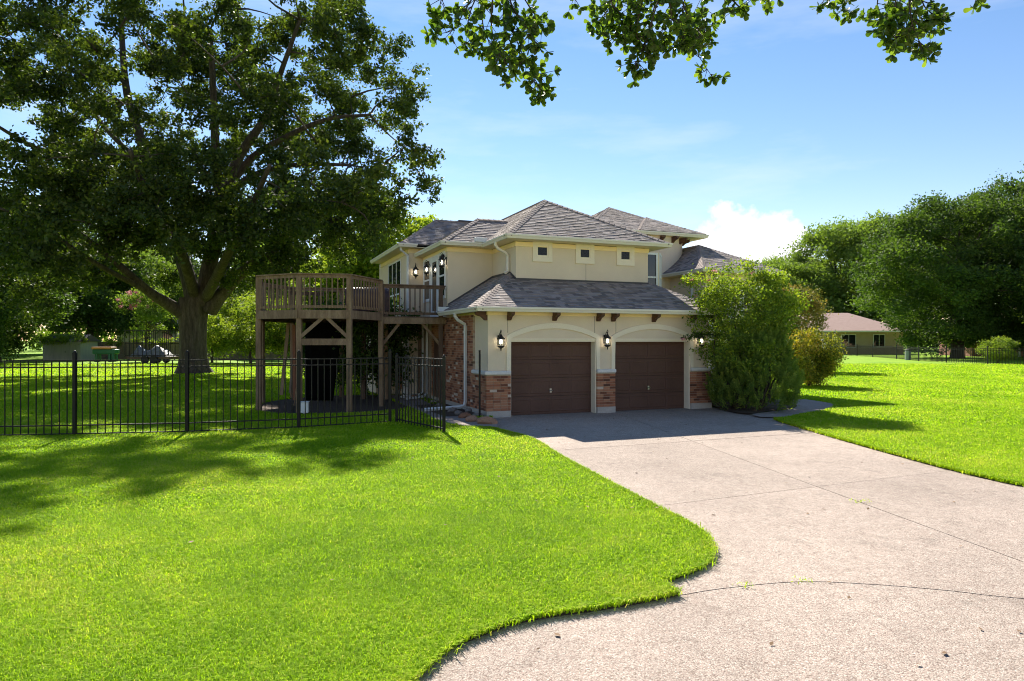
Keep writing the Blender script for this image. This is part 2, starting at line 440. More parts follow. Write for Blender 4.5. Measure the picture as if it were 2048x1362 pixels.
PATH_R = catmull([(7.7, 19.0), (8.35, 19.75), (9.31, 20.62), (10.1, 21.6), (10.75, 23.0), (10.6, 24.6)], 5) + [(9.5, 24.6)] + catmull([(9.4, 22.6), (8.7, 21.2), (7.6, 20.3), (6.9, 19.6), (6.9, 18.9)], 4)
sheet('path', PATH_R, .012, PATHC)
PATH_L = catmull([(-.35, 16.75), (-1.2, 17.0), (-1.9, 18.0), (-2.6, 20.0), (-3.8, 23.2), (-4.9, 26.7)], 5) + catmull([(-3.8, 26.7), (-2.9, 23.4), (-1.75, 20.3), (-1.2, 18.6), (-.6, 17.7), (-.3, 17.5)], 5)
sheet('path', PATH_L, .012, PATHC)
BED_R = catmull([(6.5, 21.9), (6.55, 20.4), (6.9, 19.75), (7.6, 20.35), (8.7, 21.25), (9.4, 22.7), (9.4, 25.5)], 5) + [(6.3, 25.5)]
sheet('flower_bed', BED_R, .02, MULCH)
BED_D = catmull([(-7.9, 20.9), (-6.9, 19.85), (-5.6, 19.7), (-4.1, 20.3), (-3.3, 21.6), (-4.2, 24.0), (-5.0, 26.4), (-7, 26.2), (-8.4, 24), (-7.9, 20.9)], 5)[:-1]
sheet('flower_bed', BED_D, .006, MULCH)
BED_C = [tuple(W(-.02, .1)[:2]), tuple(W(-1.15, .35)[:2]), tuple(W(-1.2, 3.8)[:2]), tuple(W(-.02, 4.4)[:2])]
sheet('flower_bed', BED_C, .017, MULCH)

# ------------------------------------------------------------------ the house
house = empty('house', HO, HA)
tag(house, 'two storey tan stucco house with brick base, brown garage doors and shingled hip roofs', 'house')
def wall(*b, mat=STUCCO, name='wall'):
    m = MB(); m.box(*b); return m.build(name, mat, house)

E1, E2 = 3.03, 5.38          # eave heights
# ground floor
wall(.0, .66, .0, .35, .16, 2.97)
wall(3.41, 4.03, .0, .35, .16, 2.97)
wall(6.75, 7.45, .0, .35, .16, 2.97)
wall(.66, 3.41, .0, .35, 2.17, 2.97)
wall(4.03, 6.75, .0, .35, 2.17, 2.97)
wall(.0, .3, .352, 7.44, .16, 2.97)
wall(7.15, 7.45, .352, 7.44, .0, 2.97)
wall(.302, 7.148, 1.0, 1.2, 0, 2.95)       # inner wall behind the doors
# upper floor
wall(1.6, 6.43, 1.9, 8.0, 2.98, 5.25)
wall(.0, 1.598, 4.1, 7.43, 2.98, 5.3)
wall(-.55, 4.0, 7.45, 13.5, .0, 5.62)
wall(-1.5, -.552, 9.0, 13.0, .0, 2.9)
m = MB(); m.prism([(6.432, 3.6), (8.0, 3.6), (8.5, 4.25), (8.5, 7.6), (6.432, 7.6)], .0, 5.42); m.build('wall', STUCCO, house)
wall(6.432, 13.6, 7.62, 13.5, .0, 4.8)
m = MB(); m.lathe([(1.75, 2.9), (1.75, 6.62)], (10.45, 8.6, 0), 40); m.build('turret_wall', STUCCO, house, smooth=False)
wall(8.0, 12.1, 9.4, 13.0, 4.802, 6.6)
wall(10.72, 13.85, 4.42, 7.6, .0, 4.82)
# concrete footing
for b in ((-.07, .655, -.09, .3, -.06, .15), (3.415, 4.025, -.09, .3, -.06, .15), (6.755, 7.53, -.09, .3, -.06, .15), (-.068, .25, .302, 7.44, -.06, .15)):
    wall(*b, mat=CONC_BASE, name='footing')
# stucco control joints
for u, z0, z1 in ((.585, 2.35, 2.86), (3.36, 2.30, 2.86), (4.08, 2.30, 2.86)):
    wall(u, u + .012, -.003, .001, z0, z1, mat=FLASH, name='control_joint')
wall(4.06, 4.07, 1.897, 1.901, 4.05, 5.0, mat=FLASH, name='control_joint')

# bricks: real pieces proud of a recessed mortar bed
brick_items = []
def brick_patch(wall_i, o, d, n, length, z0, z1, t=.075):
    """o: start (u,v), d: run direction, n: outward normal; bricks stand t proud of the wall"""
    o, d, n = Vector((*o, 0)), Vector((*d, 0)), Vector((*n, 0)); c = 0; z = z0
    H, Lb, g = .066, .205, .010
    while z + H < z1 + .02:
        x = -RNG.choice((0, .107)) - RNG.uniform(0, .01) if c % 2 else 0
        while x < length - .01:
            a, b = max(x, 0), min(x + Lb, length)
            if b - a > .03:
                brick_items.append((wall_i, o + d * ((a + b) / 2) + n * (t / 2 + RNG.uniform(-.002, .003)) + Vector((0, 0, z + H / 2)), math.atan2(d.y, d.x), (b - a, t, H)))
            x += Lb + g
        z += H + g; c += 1
bw = []
def brick_wall(mb):
    o = mb.build('brick_wall', MORTAR, house); bw.append(o); return len(bw) - 1
T = .075
i = brick_wall(MB().box(-T + .012, .653, -T + .012, .34, .15, 1.16).box(-T + .012, .25, .341, 1.16, .15, 1.16))
brick_patch(i, (-T, 0), (1, 0), (0, -1), .655 + T, .155, 1.15)
brick_patch(i, (0, 1.16), (0, -1), (-1, 0), 1.16 - .002, .155, 1.15)
i = brick_wall(MB().box(3.418, 4.022, -T + .012, .34, .15, 1.16))
brick_patch(i, (3.415, 0), (1, 0), (0, -1), .61, .155, 1.15)
i = brick_wall(MB().box(6.758, 7.45 + T - .012, -T + .012, .34, .15, 1.16))
brick_patch(i, (6.755, 0), (1, 0), (0, -1), .695 + T, .155, 1.15)
i = brick_wall(MB().box(-T + .012, .25, 1.165, 7.43, .15, 2.9))
brick_patch(i, (0, 5.9), (0, -1), (-1, 0), 5.9 - 1.165, .155, 2.88)
i = brick_wall(MB().box(-.55 - .05, -.54, 7.5, 8.98, .15, 2.9))
brick_patch(i, (-.55, 8.95), (0, -1), (-1, 0), 1.45, .155, 2.88)
def brick_tint():
    r = RNG.random()
    return 1.0 if r < .035 else RNG.uniform(.0, .84)
unit = MB().box(-.5, .5, -.5, .5, -.5, .5)
bmesh_var = []
for k in range(14):
    unit.t = [(.03 + .8 * k / 12) if k < 13 else .98] * 6
    bmesh_var.append(unit.mesh('brick', BRICK))
camp = Vector((0, 0, CAMH))
brick_items.sort(key=lambda q: (W(q[1].x, q[1].y, q[1].z) - camp).length)
rest = {}
for k, (wi, c, rz, s) in enumerate(brick_items):
    if k < 300:
        v = 13 if RNG.random() < .035 else RNG.randrange(13)
        inst(bmesh_var[v], 'brick', bw[wi], c, rz, s)
    else:
        q = rest.setdefault(wi, MB()); R = Matrix.Rotation(rz, 3, 'Z')
        vs = [c + R @ Vector((x * s[0] / 2, y * s[1] / 2, z * s[2] / 2)) for z in (-1, 1) for y in (-1, 1) for x in (-1, 1)]
        q.add(vs, [(0, 2, 3, 1), (4, 5, 7, 6), (0, 1, 5, 4), (1, 3, 7, 5), (3, 2, 6, 7), (2, 0, 4, 6)], brick_tint())
for wi, q in rest.items(): tag(q.build('bricks', BRICK, bw[wi]), kind='stuff')

# cast stone ledges on the brick piers
def ledge(poly):
    o = MB().prism(poly, 1.165, 1.275).build('ledge', LEDGE, house, bevel=.03)
ledge([(-.13, -.13), (.657, -.13), (.657, -.001), (-.001, -.001), (-.001, 1.15), (-.13, 1.15)])
ledge([(3.40, -.13), (4.04, -.13), (4.04, -.001), (3.40, -.001)])
ledge([(6.754, -.13), (7.58, -.13), (7.58, .3), (7.452, .3), (7.452, -.001), (6.754, -.001)])

# garage doors with raised panels, arched surrounds
def garage_door(u0, u1):
    vd = .26
    d = MB().box(u0, u1, vd + .03, vd + .06, -.04, 2.13).build('garage_door', DOORGAP, house)
    n, rows = 4, 5
    secs = 4; hs_ = 2.13 / secs
    for r in range(secs):
        MB().box(u0 + .004, u1 - .004, vd, vd + .028, -.03 + r * hs_ + .006, -.03 + (r + 1) * hs_ - .002).build('door_section', DOORBR, d, bevel=.004)
        wq = (u1 - u0 - .10) / n
        for c in range(n):
            a = u0 + .05 + c * wq + .045; b = u0 + .05 + (c + 1) * wq - .045
            z0, z1 = -.03 + r * hs_ + .10, -.03 + (r + 1) * hs_ - .10
            f = MB()
            o_ = [(a - .03, z0 - .03), (b + .03, z0 - .03), (b + .03, z1 + .03), (a - .03, z1 + .03)]
            i_ = [(a, z0), (b, z0), (b, z1), (a, z1)]
            j_ = [(a + .02, z0 + .02), (b - .02, z0 + .02), (b - .02, z1 - .02), (a + .02, z1 - .02)]
            vs = [(x, vd - .001, z) for x, z in o_] + [(x, vd - .012, z) for x, z in i_] + [(x, vd - .006, z) for x, z in j_]
            fs = [(k, (k + 1) % 4, 4 + (k + 1) % 4, 4 + k) for k in range(4)] + [(4 + k, 4 + (k + 1) % 4, 8 + (k + 1) % 4, 8 + k) for k in range(4)] + [(8, 9, 10, 11)]
            f.add(vs, fs); f.build('panel', DOORBR, d)
    uc = (u0 + u1) / 2
    h = MB(); h.lathe([(.035, 0), (.035, .012)], (0, 0, 0), 12)
    hm = MB(); hm.box(uc - .03, uc + .03, vd - .02, vd - .001, .60, .72); hm.tube([(uc - .05, vd - .045, .66), (uc, vd - .05, .655), (uc + .05, vd - .045, .66)], .012, 6)
    hm.tube([(uc, vd - .05, .66), (uc, vd - .002, .66)], .012, 6)
    hm.build('handle', CHROME, d)
    # jambs and head inside the opening
    MB().box(u0 - .002, u0 + .035, .002, vd - .003, -.04, 2.09).build('jamb', STUCCO_TRIM, house)
    MB().box(u1 - .035, u1 + .002, .002, vd - .003, -.04, 2.09).build('jamb', STUCCO_TRIM, house)
    MB().box(u0 - .002, u1 + .002, .002, vd - .003, 2.092, 2.169).build('door_head', STUCCO_TRIM, house)
    MB().box(u0 - .05, u1 + .05, -.022, -.001, 2.135, 2.19).build('door_head', STUCCO_TRIM, house)
    # surround: two uprights from the ledge and one segmental arch
    def arc(w, zs, za, n=22):
        k = za - zs; R = (w * w + k * k) / (2 * k); zc = za - R; a0 = math.asin(w / R)
        return [(uc + R * math.sin(-a0 + 2 * a0 * j / n), zc + R * math.cos(-a0 + 2 * a0 * j / n)) for j in range(n + 1)]
    w = (u1 - u0) / 2
    outer = arc(w + .115, 2.265, 2.635); inner = arc(w - .02, 2.19, 2.48)
    outl = [(u0 - .115, 1.277)] + outer + [(u1 + .115, 1.277)]
    inl = [(u0 - .004, 1.277), ] + [(max(min(x, u1 + .004), u0 - .004), z) for x, z in inner] + [(u1 + .004, 1.277)]
    nn = len(outl); f = MB()
    vs = [(x, -.045, z) for x, z in outl] + [(x, -.045, z) for x, z in inl] + [(x, .0, z) for x, z in outl] + [(x, .0, z) for x, z in inl]
    fs = []
    for k in range(nn - 1):
        fs += [(k, nn + k, nn + k + 1, k + 1), (2 * nn + k, k, k + 1, 2 * nn + k + 1), (nn + k, 3 * nn + k, 3 * nn + k + 1, nn + k + 1)]
    f.add(vs, fs); f.build('arched_surround', STUCCO_TRIM, house)
garage_door(.66, 3.41)
garage_door(4.03, 6.75)

# frieze boards under the eaves, soffits
def fr(*b): return MB().box(*b).build('frieze_board', FRIEZE, house)
fr(-.03, 7.48, -.028, -.001, 2.85, 2.955); fr(-.028, -.001, .0, 3.4, 2.85, 2.955)
fr(1.57, 6.46, 1.872, 1.899, 5.10, 5.245); fr(1.572, 1.599, 1.90, 4.07, 5.10, 5.245)
fr(-.03, 1.57, 4.072, 4.099, 5.12, 5.27); fr(-.028, -.001, 4.1, 7.42, 5.12, 5.27)
fr(-.58, -.03, 7.422, 7.449, 5.44, 5.60); fr(-.578, -.551, 7.45, 13, 5.44, 5.60)

def sf(poly, z): return MB().prism(poly, z, z + .02).build('soffit', SOFFIT, house)
sf([(-.40, -.40), (7.85, -.40), (7.85, 7.4), (-.40, 3.45), (-.02, 3.45), (-.02, -.02), (7.43, -.02), (7.43, 7.4)][:3] + [(7.85, 3.4), (7.43, 3.4), (7.43, .02), (.02, .02), (.02, 3.4), (-.40, 3.4)], 2.956)
sf([(1.15, 1.40), (6.93, 1.40), (6.93, 3.58), (6.42, 3.58), (6.42, 1.92), (1.62, 1.92), (1.62, 4.0), (1.15, 4.0)], 5.262)
sf([(-.28, 3.70), (1.14, 3.70), (1.14, 4.12), (.02, 4.12), (.02, 7.4), (-.28, 7.4)], 5.282)
sf([(-.95, 7.05), (1.5, 7.05), (1.5, 7.47), (-.53, 7.47), (-.53, 13), (-.95, 13)], 5.61)
sf([(8.4, 6.75), (12.5, 6.75), (12.5, 12.5), (8.4, 12.5)], 6.62)
sf([(10.3, 4.0), (14.25, 4.0), (14.25, 8.5), (13.83, 8.5), (13.83, 4.44), (10.74, 4.44), (10.74, 7.6), (10.3, 7.6)], 4.81)

# gutters along the eaves
def gutter(pts, z, h=.13, w=.10):
    """pts: eave line (outer edge of the roof); the gutter hangs outside it"""
    for a, b in zip(pts, pts[1:]):
        a, b = Vector((*a, 0)), Vector((*b, 0)); d = (b - a).normalized(); n = Vector((d.y, -d.x, 0))
        a2, b2 = a - d * .0, b + d * .0
        g = MB()
        prof = [(0, -h), (w * .55, -h), (w * .8, -h * .55), (w, -h * .35), (w, 0), (w - .012, 0), (w - .012, -h * .3), (0, -h * .3)]
        vs = []
        for p, ex in ((a, -1), (b, 1)):
            for (q, zz) in prof:
                vs.append(p + n * q + d * ex * q * .98 + Vector((0, 0, z + zz)))
        k = len(prof)
        g.add(vs, [(i, (i + 1) % k, k + (i + 1) % k, k + i) for i in range(k)] + [tuple(range(k)), tuple(range(2 * k - 1, k - 1, -1))])
        g.build('gutter', CREAM, house)
gutter([(-.40, 3.45), (-.40, -.40), (7.85, -.40), (7.85, 3.4)], E1 + .03)
gutter([(1.15, 3.72), (1.15, 1.40), (6.93, 1.40), (6.93, 3.58)], E2 + .01)
gutter([(-.28, 7.40), (-.28, 3.70), (1.04, 3.70)], 5.41)
gutter([(-.95, 13), (-.95, 7.05), (-.42, 7.05)], 5.74)
gutter([(8.4, 6.75), (12.5, 6.75), (12.5, 12)], 6.76, .14)
gutter([(10.3, 7.6), (10.3, 4.0), (14.25, 4.0), (14.25, 8)], 4.95)

# roofs ------------------------------------------------------------
roof_items = []
def clip(poly, cp):
    """clip a convex 2D polygon to the convex ccw polygon cp"""
    for i in range(len(cp)):
        a, b = cp[i], cp[(i + 1) % len(cp)]; out = []
        f = lambda p: (b[0] - a[0]) * (p[1] - a[1]) - (b[1] - a[1]) * (p[0] - a[0])
        for j in range(len(poly)):
            p, q = poly[j], poly[(j + 1) % len(poly)]; fp, fq = f(p), f(q)
            if fp >= 0: out.append(p)
            if (fp >= 0) != (fq >= 0):
                t = fp / (fp - fq); out.append((p[0] + (q[0] - p[0]) * t, p[1] + (q[1] - p[1]) * t))
        poly = out
        if len(poly) < 3: return []
    return poly
def roof(faces, ridges=(), expo=.145):
    base = MB()
    for f in faces:
        p = [Vector(q) for q in f]; n = (p[1] - p[0]).cross(p[2] - p[0]).normalized()
        if n.z < 0: n = -n
        base.add([q + n * .0 for q in p] + [q - n * .05 for q in p],
                 [tuple(range(len(p))), tuple(range(2 * len(p) - 1, len(p) - 1, -1))] + [(i, (i + 1) % len(p), len(p) + (i + 1) % len(p), len(p) + i) for i in range(len(p))])
    r = base.build('roof', FLASH, house)
    for f in faces:
        p = [Vector(q) for q in f]; e = (p[1] - p[0]).normalized(); n = e.cross(p[2] - p[0]).normalized()
        if n.z < 0: n = -n
        s = n.cross(e)
        if s.z < 0: s = -s
        q2 = [((q - p[0]).dot(e), (q - p[0]).dot(s)) for q in p]
        if sum(q2[i][0] * q2[(i + 1) % len(q2)][1] - q2[(i + 1) % len(q2)][0] * q2[i][1] for i in range(len(q2))) < 0: q2.reverse()
        x0, x1 = min(q[0] for q in q2), max(q[0] for q in q2); y1 = max(q[1] for q in q2)
        y = 0.0
        while y < y1:
            x = x0 - RNG.uniform(0, .3)
            while x < x1:
                w = RNG.choice((.11, .15, .18, .22, .27, .34))
                th = RNG.choice((.007, .013, .016))
                c = clip([(x, y), (x + w - .002, y), (x + w - .002, y + expo), (x, y + expo)], q2)
                if len(c) > 2:
                    ar = abs(sum(c[i][0] * c[(i + 1) % len(c)][1] - c[(i + 1) % len(c)][0] * c[i][1] for i in range(len(c)))) / 2
                    if ar > 2e-4:
                        top = [p[0] + e * a + s * b + n * (.004 + th * (1 - (b - y) / expo)) for a, b in c]
                        bot = [p[0] + e * a + s * b for a, b in c]
                        k = len(c)
                        dist = (W(*top[0][:2], top[0].z) - camp).length
                        t = RNG.random()
                        t = min(1, max(0, .5 + (t - .5) * 1.0 + (-.18 if th < .01 else .06)))
                        roof_items.append((r, dist - ar * 3, top + bot, [tuple(range(k))] + [(i, k + i, k + (i + 1) % k, (i + 1) % k) for i in range(k)], t))
                x += w
            y += expo
    for a, b in ridges:
        a, b = Vector(a), Vector(b); d = b - a; Ln = d.length; d.normalize(); side = d.cross(Vector((0, 0, 1))).normalized(); m = MB(); t = 0
        drop = .06
        while t < Ln:
            t2 = min(t + .2, Ln); A, B = a + d * t, a + d * t2; up = Vector((0, 0, 1))
            vs = [A + side * .13 - up * drop * .9 + up * .035, A + up * .040, A - side * .13 - up * drop * .9 + up * .035, B + side * .13 - up * drop * .9 + up * .022, B + up * .028, B - side * .13 - up * drop * .9 + up * .022]
            vs += [q - up * .05 for q in vs]
            m.add(vs, [(0, 1, 4, 3), (1, 2, 5, 4), (0, 6, 7, 1), (1, 7, 8, 2), (0, 3, 9, 6), (2, 8, 11, 5)], RNG.random()); t = t2
        tag(m.build('ridge_cap', RIDGE, r), kind='stuff')
    return r
# skirt roof over the garage
S0, S1, S2, S3 = (-.42, -.42, E1), (7.87, -.42, E1), (7.87, 3.6, E1), (-.42, 3.9, E1)
HL, HR = (1.6, 2.4, 4.27), (6.43, 2.2, 4.17)
FRL, FRR = (1.6, 1.9, 4.04), (6.43, 1.9, 4.04)
roof([[S0, S1, HR, HL],
      [(-.42, 4.12, E1), S0, HL, (1.6, 4.12, 4.27)],
      [S1, (7.87, 3.6, E1), (6.43, 3.6, 4.17), HR]],
     [(S0, HL), (S1, HR)])
# front upper roof
A0, A1 = (1.13, 1.38, E2), (6.95, 1.38, E2); AP, AQ = (3.64, 4.26, 7.13), (3.64, 10.5, 7.13)
roof([[A0, A1, AP], [(1.13, 10.5, E2), A0, AP, AQ], [A1, (6.95, 10.5, E2), AQ, AP]], [(A0, AP), (A1, AP), (AP, AQ)])
# roof over the deck door
B0 = (-.30, 3.68, 5.40); BP, BQ = (1.53, 5.5, 6.53), (2.8, 5.5, 6.53)
roof([[B0, (1.16, 3.68, 5.40), (2.85, 5.5, 6.53), BP], [(-.30, 7.5, 5.40), B0, BP, (1.53, 7.5, 6.53)]], [(B0, BP), (BP, BQ)])
# roof at the back
C0 = (-.97, 7.03, 5.73); CP, CQ = (1.05, 9.45, 7.11), (4.5, 9.45, 7.11)
roof([[C0, (2.4, 7.03, 5.73), CQ, CP], [(-.97, 12.5, 5.73), C0, CP], [(4.5, 13, 5.73), (-.97, 12.5, 5.73), CP, CQ]], [(C0, CP), (CP, CQ)])
MB().box(2.0, 3.6, 9.33, 9.57, 7.10, 7.17).build('ridge_vent', FLASH, house)
# turret roof
TZ = 6.76; TP = (9.5, 10.0, 8.33)
roof([[(6.6, 6.95, TZ), (12.52, 6.95, TZ), TP], [(6.6, 13, TZ), (6.6, 6.95, TZ), TP], [(12.52, 6.95, TZ), (12.52, 13, TZ), TP]], [(TP, (12.5, 6.95, TZ)), ((6.6, 6.95, TZ), TP)])
TS = (10.75, 8.74, 7.74)
roof([[(9.15, 6.73, TZ + .03), (12.52, 6.73, TZ + .03), TS]], [((9.15, 6.75, TZ + .03), TS)])
# right wing roof
F0, F1 = (10.28, 3.98, 4.95), (14.27, 3.98, 4.95); FP, FQ = (12.25, 6.9, 6.3), (12.25, 11, 6.3)
roof([[F0, F1, FP], [(10.28, 11, 4.95), F0, FP, FQ], [F1, (14.27, 11, 4.95), FQ, FP]], [(F0, FP), (F1, FP), (FP, FQ)])
roof_items.sort(key=lambda q: q[1]); rest = {}
for k, (r, d, vs, fs, t) in enumerate(roof_items):
    if k < 300: MB().add(vs, fs, t).build('shingle', SHINGLE, r)
    else: rest.setdefault(r.name, (r, MB()))[1].add(vs, fs, t)
for r, q in rest.values(): tag(q.build('shingles', SHINGLE, r), kind='stuff')
# flashing where the skirt roof meets the walls
MB().box(1.58, 6.45, 1.885, 1.899, 4.035, 4.10).build('flashing', FLASH, house)
MB().beam((1.59, 2.4, 4.31), (1.59, 4.1, 4.31), .02, .07).build('flashing', FLASH, house)
MB().beam((1.59, 1.9, 4.08), (1.59, 2.4, 4.31), .02, .07).build('flashing', FLASH, house)
MB().beam((0.02, 4.09, 3.33), (1.6, 4.09, 4.31), .02, .07).build('flashing', FLASH, house)
MB().beam((6.44, 1.9, 4.08), (6.44, 2.2, 4.20), .02, .06).build('flashing', FLASH, house)
for u, v, z in ((1.02, 3.62, 5.47), (-.3, 3.45, 3.12), (10.4, 7.3, 5.02)):
    MB().box(u - .22, u + .2, v - .06, v + .06, z - .05, z + .10).build('diverter', DOWNSP, house, bevel=.01)

# brackets
def bracket(u, v, z, ax):
    """ax: unit outward direction (du,dv)"""
    d = Vector((*ax, 0)); p = Vector((-ax[1], ax[0], 0)) * .055
    prof = [(0, 0), (.34, 0), (.34, -.09), (.27, -.12), (.17, -.15), (.10, -.21), (.06, -.25), (0, -.25)]
    o = Vector((u, v, z)); k = len(prof)
    vs = [o + d * a + Vector((0, 0, b)) - p for a, b in prof] + [o + d * a + Vector((0, 0, b)) + p for a, b in prof]
    m = MB(); m.add(vs, [tuple(range(k)), tuple(range(2 * k - 1, k - 1, -1))] + [(i, k + i, k + (i + 1) % k, (i + 1) % k) for i in range(k)])
    m.build('bracket', BRACKET, house)
for u in (.62, 2.03, 3.47, 3.97, 5.40, 6.82): bracket(u, -.001, 2.95, (0, -1))
bracket(-.001, .12, 2.95, (-1, 0))
for a in (-118, -96, -76, -56, -36): bracket(10.45 + 1.73 * math.cos(math.radians(a)), 8.6 + 1.73 * math.sin(math.radians(a)), 6.60, (math.cos(math.radians(a)), math.sin(math.radians(a))))

# windows
def window(o, d, n, w, h, fw=.06, mullion=0, rail=None, casing=None, mat=WHITE, proud=.03, cmat=None, glass=None):
    """o: lower corner (u,v,z), d: along, n: out; each window its own part with frame and pane"""
    o = Vector(o); d = Vector((*d, 0)); n = Vector((*n, 0)); up = Vector((0, 0, 1))
    def slab(a0, a1, z0, z1, t0, t1, nm, mt, par):
        vs = [o + d * a + n * t + up * z for t in (t0, t1) for z in (z0, z1) for a in (a0, a1)]
        return MB().add(vs, [(0, 2, 3, 1), (4, 5, 7, 6), (0, 1, 5, 4), (1, 3, 7, 5), (3, 2, 6, 7), (2, 0, 4, 6)]).build(nm, mt, par)
    root = slab(0, w, 0, h, .001, .006, 'window', FLASH, house)
    if casing:
        c = casing; cm = cmat or STUCCO_TRIM
        slab(-c, w + c, -c * 1.25, -.0, .0, proud + .02, 'casing', cm, root); slab(-c, w + c, h, h + c * .8, .0, proud + .012, 'casing', cm, root)
        slab(-c, -.0, .0, h, .0, proud + .012, 'casing', cm, root); slab(w, w + c, .0, h, .0, proud + .012, 'casing', cm, root)
    slab(0, w, 0, fw, .006, proud, 'frame', mat, root); slab(0, w, h - fw, h, .006, proud, 'frame', mat, root)
    slab(0, fw, fw, h - fw, .006, proud, 'frame', mat, root); slab(w - fw, w, fw, h - fw, .006, proud, 'frame', mat, root)
    zs = [fw, h - fw]
    if rail: slab(fw, w - fw, rail - .03, rail + .03, .006, proud - .004, 'frame', mat, root); zs = [fw, rail - .03, rail + .03, h - fw]
    xs = [fw + (w - 2 * fw) * k / (mullion + 1) for k in range(mullion + 2)]
    for k in range(mullion): slab(xs[k + 1] - .025, xs[k + 1] + .025, fw, h - fw, .0062, proud - .002, 'mullion', mat, root)
    for a, b in zip(zs[::2], zs[1::2]):
        for k in range(mullion + 1): slab(xs[k], xs[k + 1], a, b, .0065, .012, 'pane', glass or GLASS, root)
    return root
for u in (2.29, 3.81, 5.33): window((u, 1.9, 4.80), (1, 0), (0, -1), .42, .38, .05, casing=.13, mat=STUCCO_TRIM, glass=GLASSD)
window((0, 5.12, 3.62), (0, -1), (-1, 0), .78, 1.50, .05, rail=.74, casing=.05, cmat=WHITE)
window((0, 7.22, 3.62), (0, -1), (-1, 0), .86, 1.50, .05, rail=.74, casing=.05, cmat=WHITE)
window((0, 6.18, 3.02), (0, -1), (-1, 0), .94, 2.08, .16, casing=.06, cmat=WHITE)          # glazed deck door
window((-.55, 11.3, 3.5), (0, -1), (-1, 0), 2.5, 1.86, .05, mullion=2, rail=.5)
window((6.52, 3.6, 4.05), (1, 0), (0, -1), 1.40, 1.32, .07, rail=.42, proud=.05)
window((6.52, 3.6, 3.0), (1, 0), (0, -1), 1.40, 1.0, .07, proud=.05)
dd = Vector((.5, .65)).normalized()
window((8.03, 3.64, 3.0), tuple(dd), (dd.y, -dd.x), .70, 2.38, .08, rail=1.5, proud=.05)
window((8.5, 4.9, 3.0), (0, 1), (1, 0), 1.2, 2.3, .07, rail=1.4)
window((11.0, 4.42, 2.6), (1, 0), (0, -1), .9, 1.7, .07, rail=.8, casing=.08, cmat=WHITE)
window((12.5, 4.42, 2.6), (1, 0), (0, -1), .9, 1.7, .07, rail=.8, casing=.08, cmat=WHITE)
# dark door and recesses under the bridge
MB().box(-.09, -.078, 4.55, 5.5, .15, 2.2).build('side_door', DOORBR, house, bevel=.004)

# downspouts
def downspout(pts, w=.052, mat=DOWNSP):
    MB().tube(pts, w, 4).build('downspout', mat, house)
downspout([(-.45, 1.72, 2.96), (-.45, 1.72, 2.86), (-.36, 1.70, 2.74), (-.15, 1.69, 2.62), (-.13, 1.69, 2.5), (-.13, 1.69, .30), (-.16, 1.69, .17), (-.28, 1.69, .13), (-1.35, 1.95, .06)])
downspout([(1.10, 2.42, 5.27), (1.10, 2.42, 5.17), (1.2, 2.42, 5.06), (1.46, 2.42, 4.93), (1.53, 2.42, 4.84), (1.53, 2.42, 4.36), (1.42, 2.42, 4.29)], .05, CREAM)
downspout([(-.9, 7.25, 5.62), (-.9, 7.25, 5.52), (-.72, 7.36, 5.42), (-.60, 7.39, 5.32), (-.60, 7.39, .1)], .05)
downspout([(10.26, 5.2, 4.83), (10.26, 5.2, 4.74), (10.5, 5.2, 4.6), (10.66, 5.2, 4.5), (10.66, 5.2, .1)], .05)
downspout([(-.13, 6.35, 2.85), (-.13, 6.35, .2), (-.3, 6.2, .1), (-1.0, 6.0, .06)], .045)
downspout([(-.13, 7.0, 2.85), (-.13, 7.0, .2), (-.3, 6.95, .1), (-1.0, 6.8, .06)], .045)
MB().box(-.75, -.62, 7.5, 7.63, .0, 2.9).build('porch_post', WHITE, house)

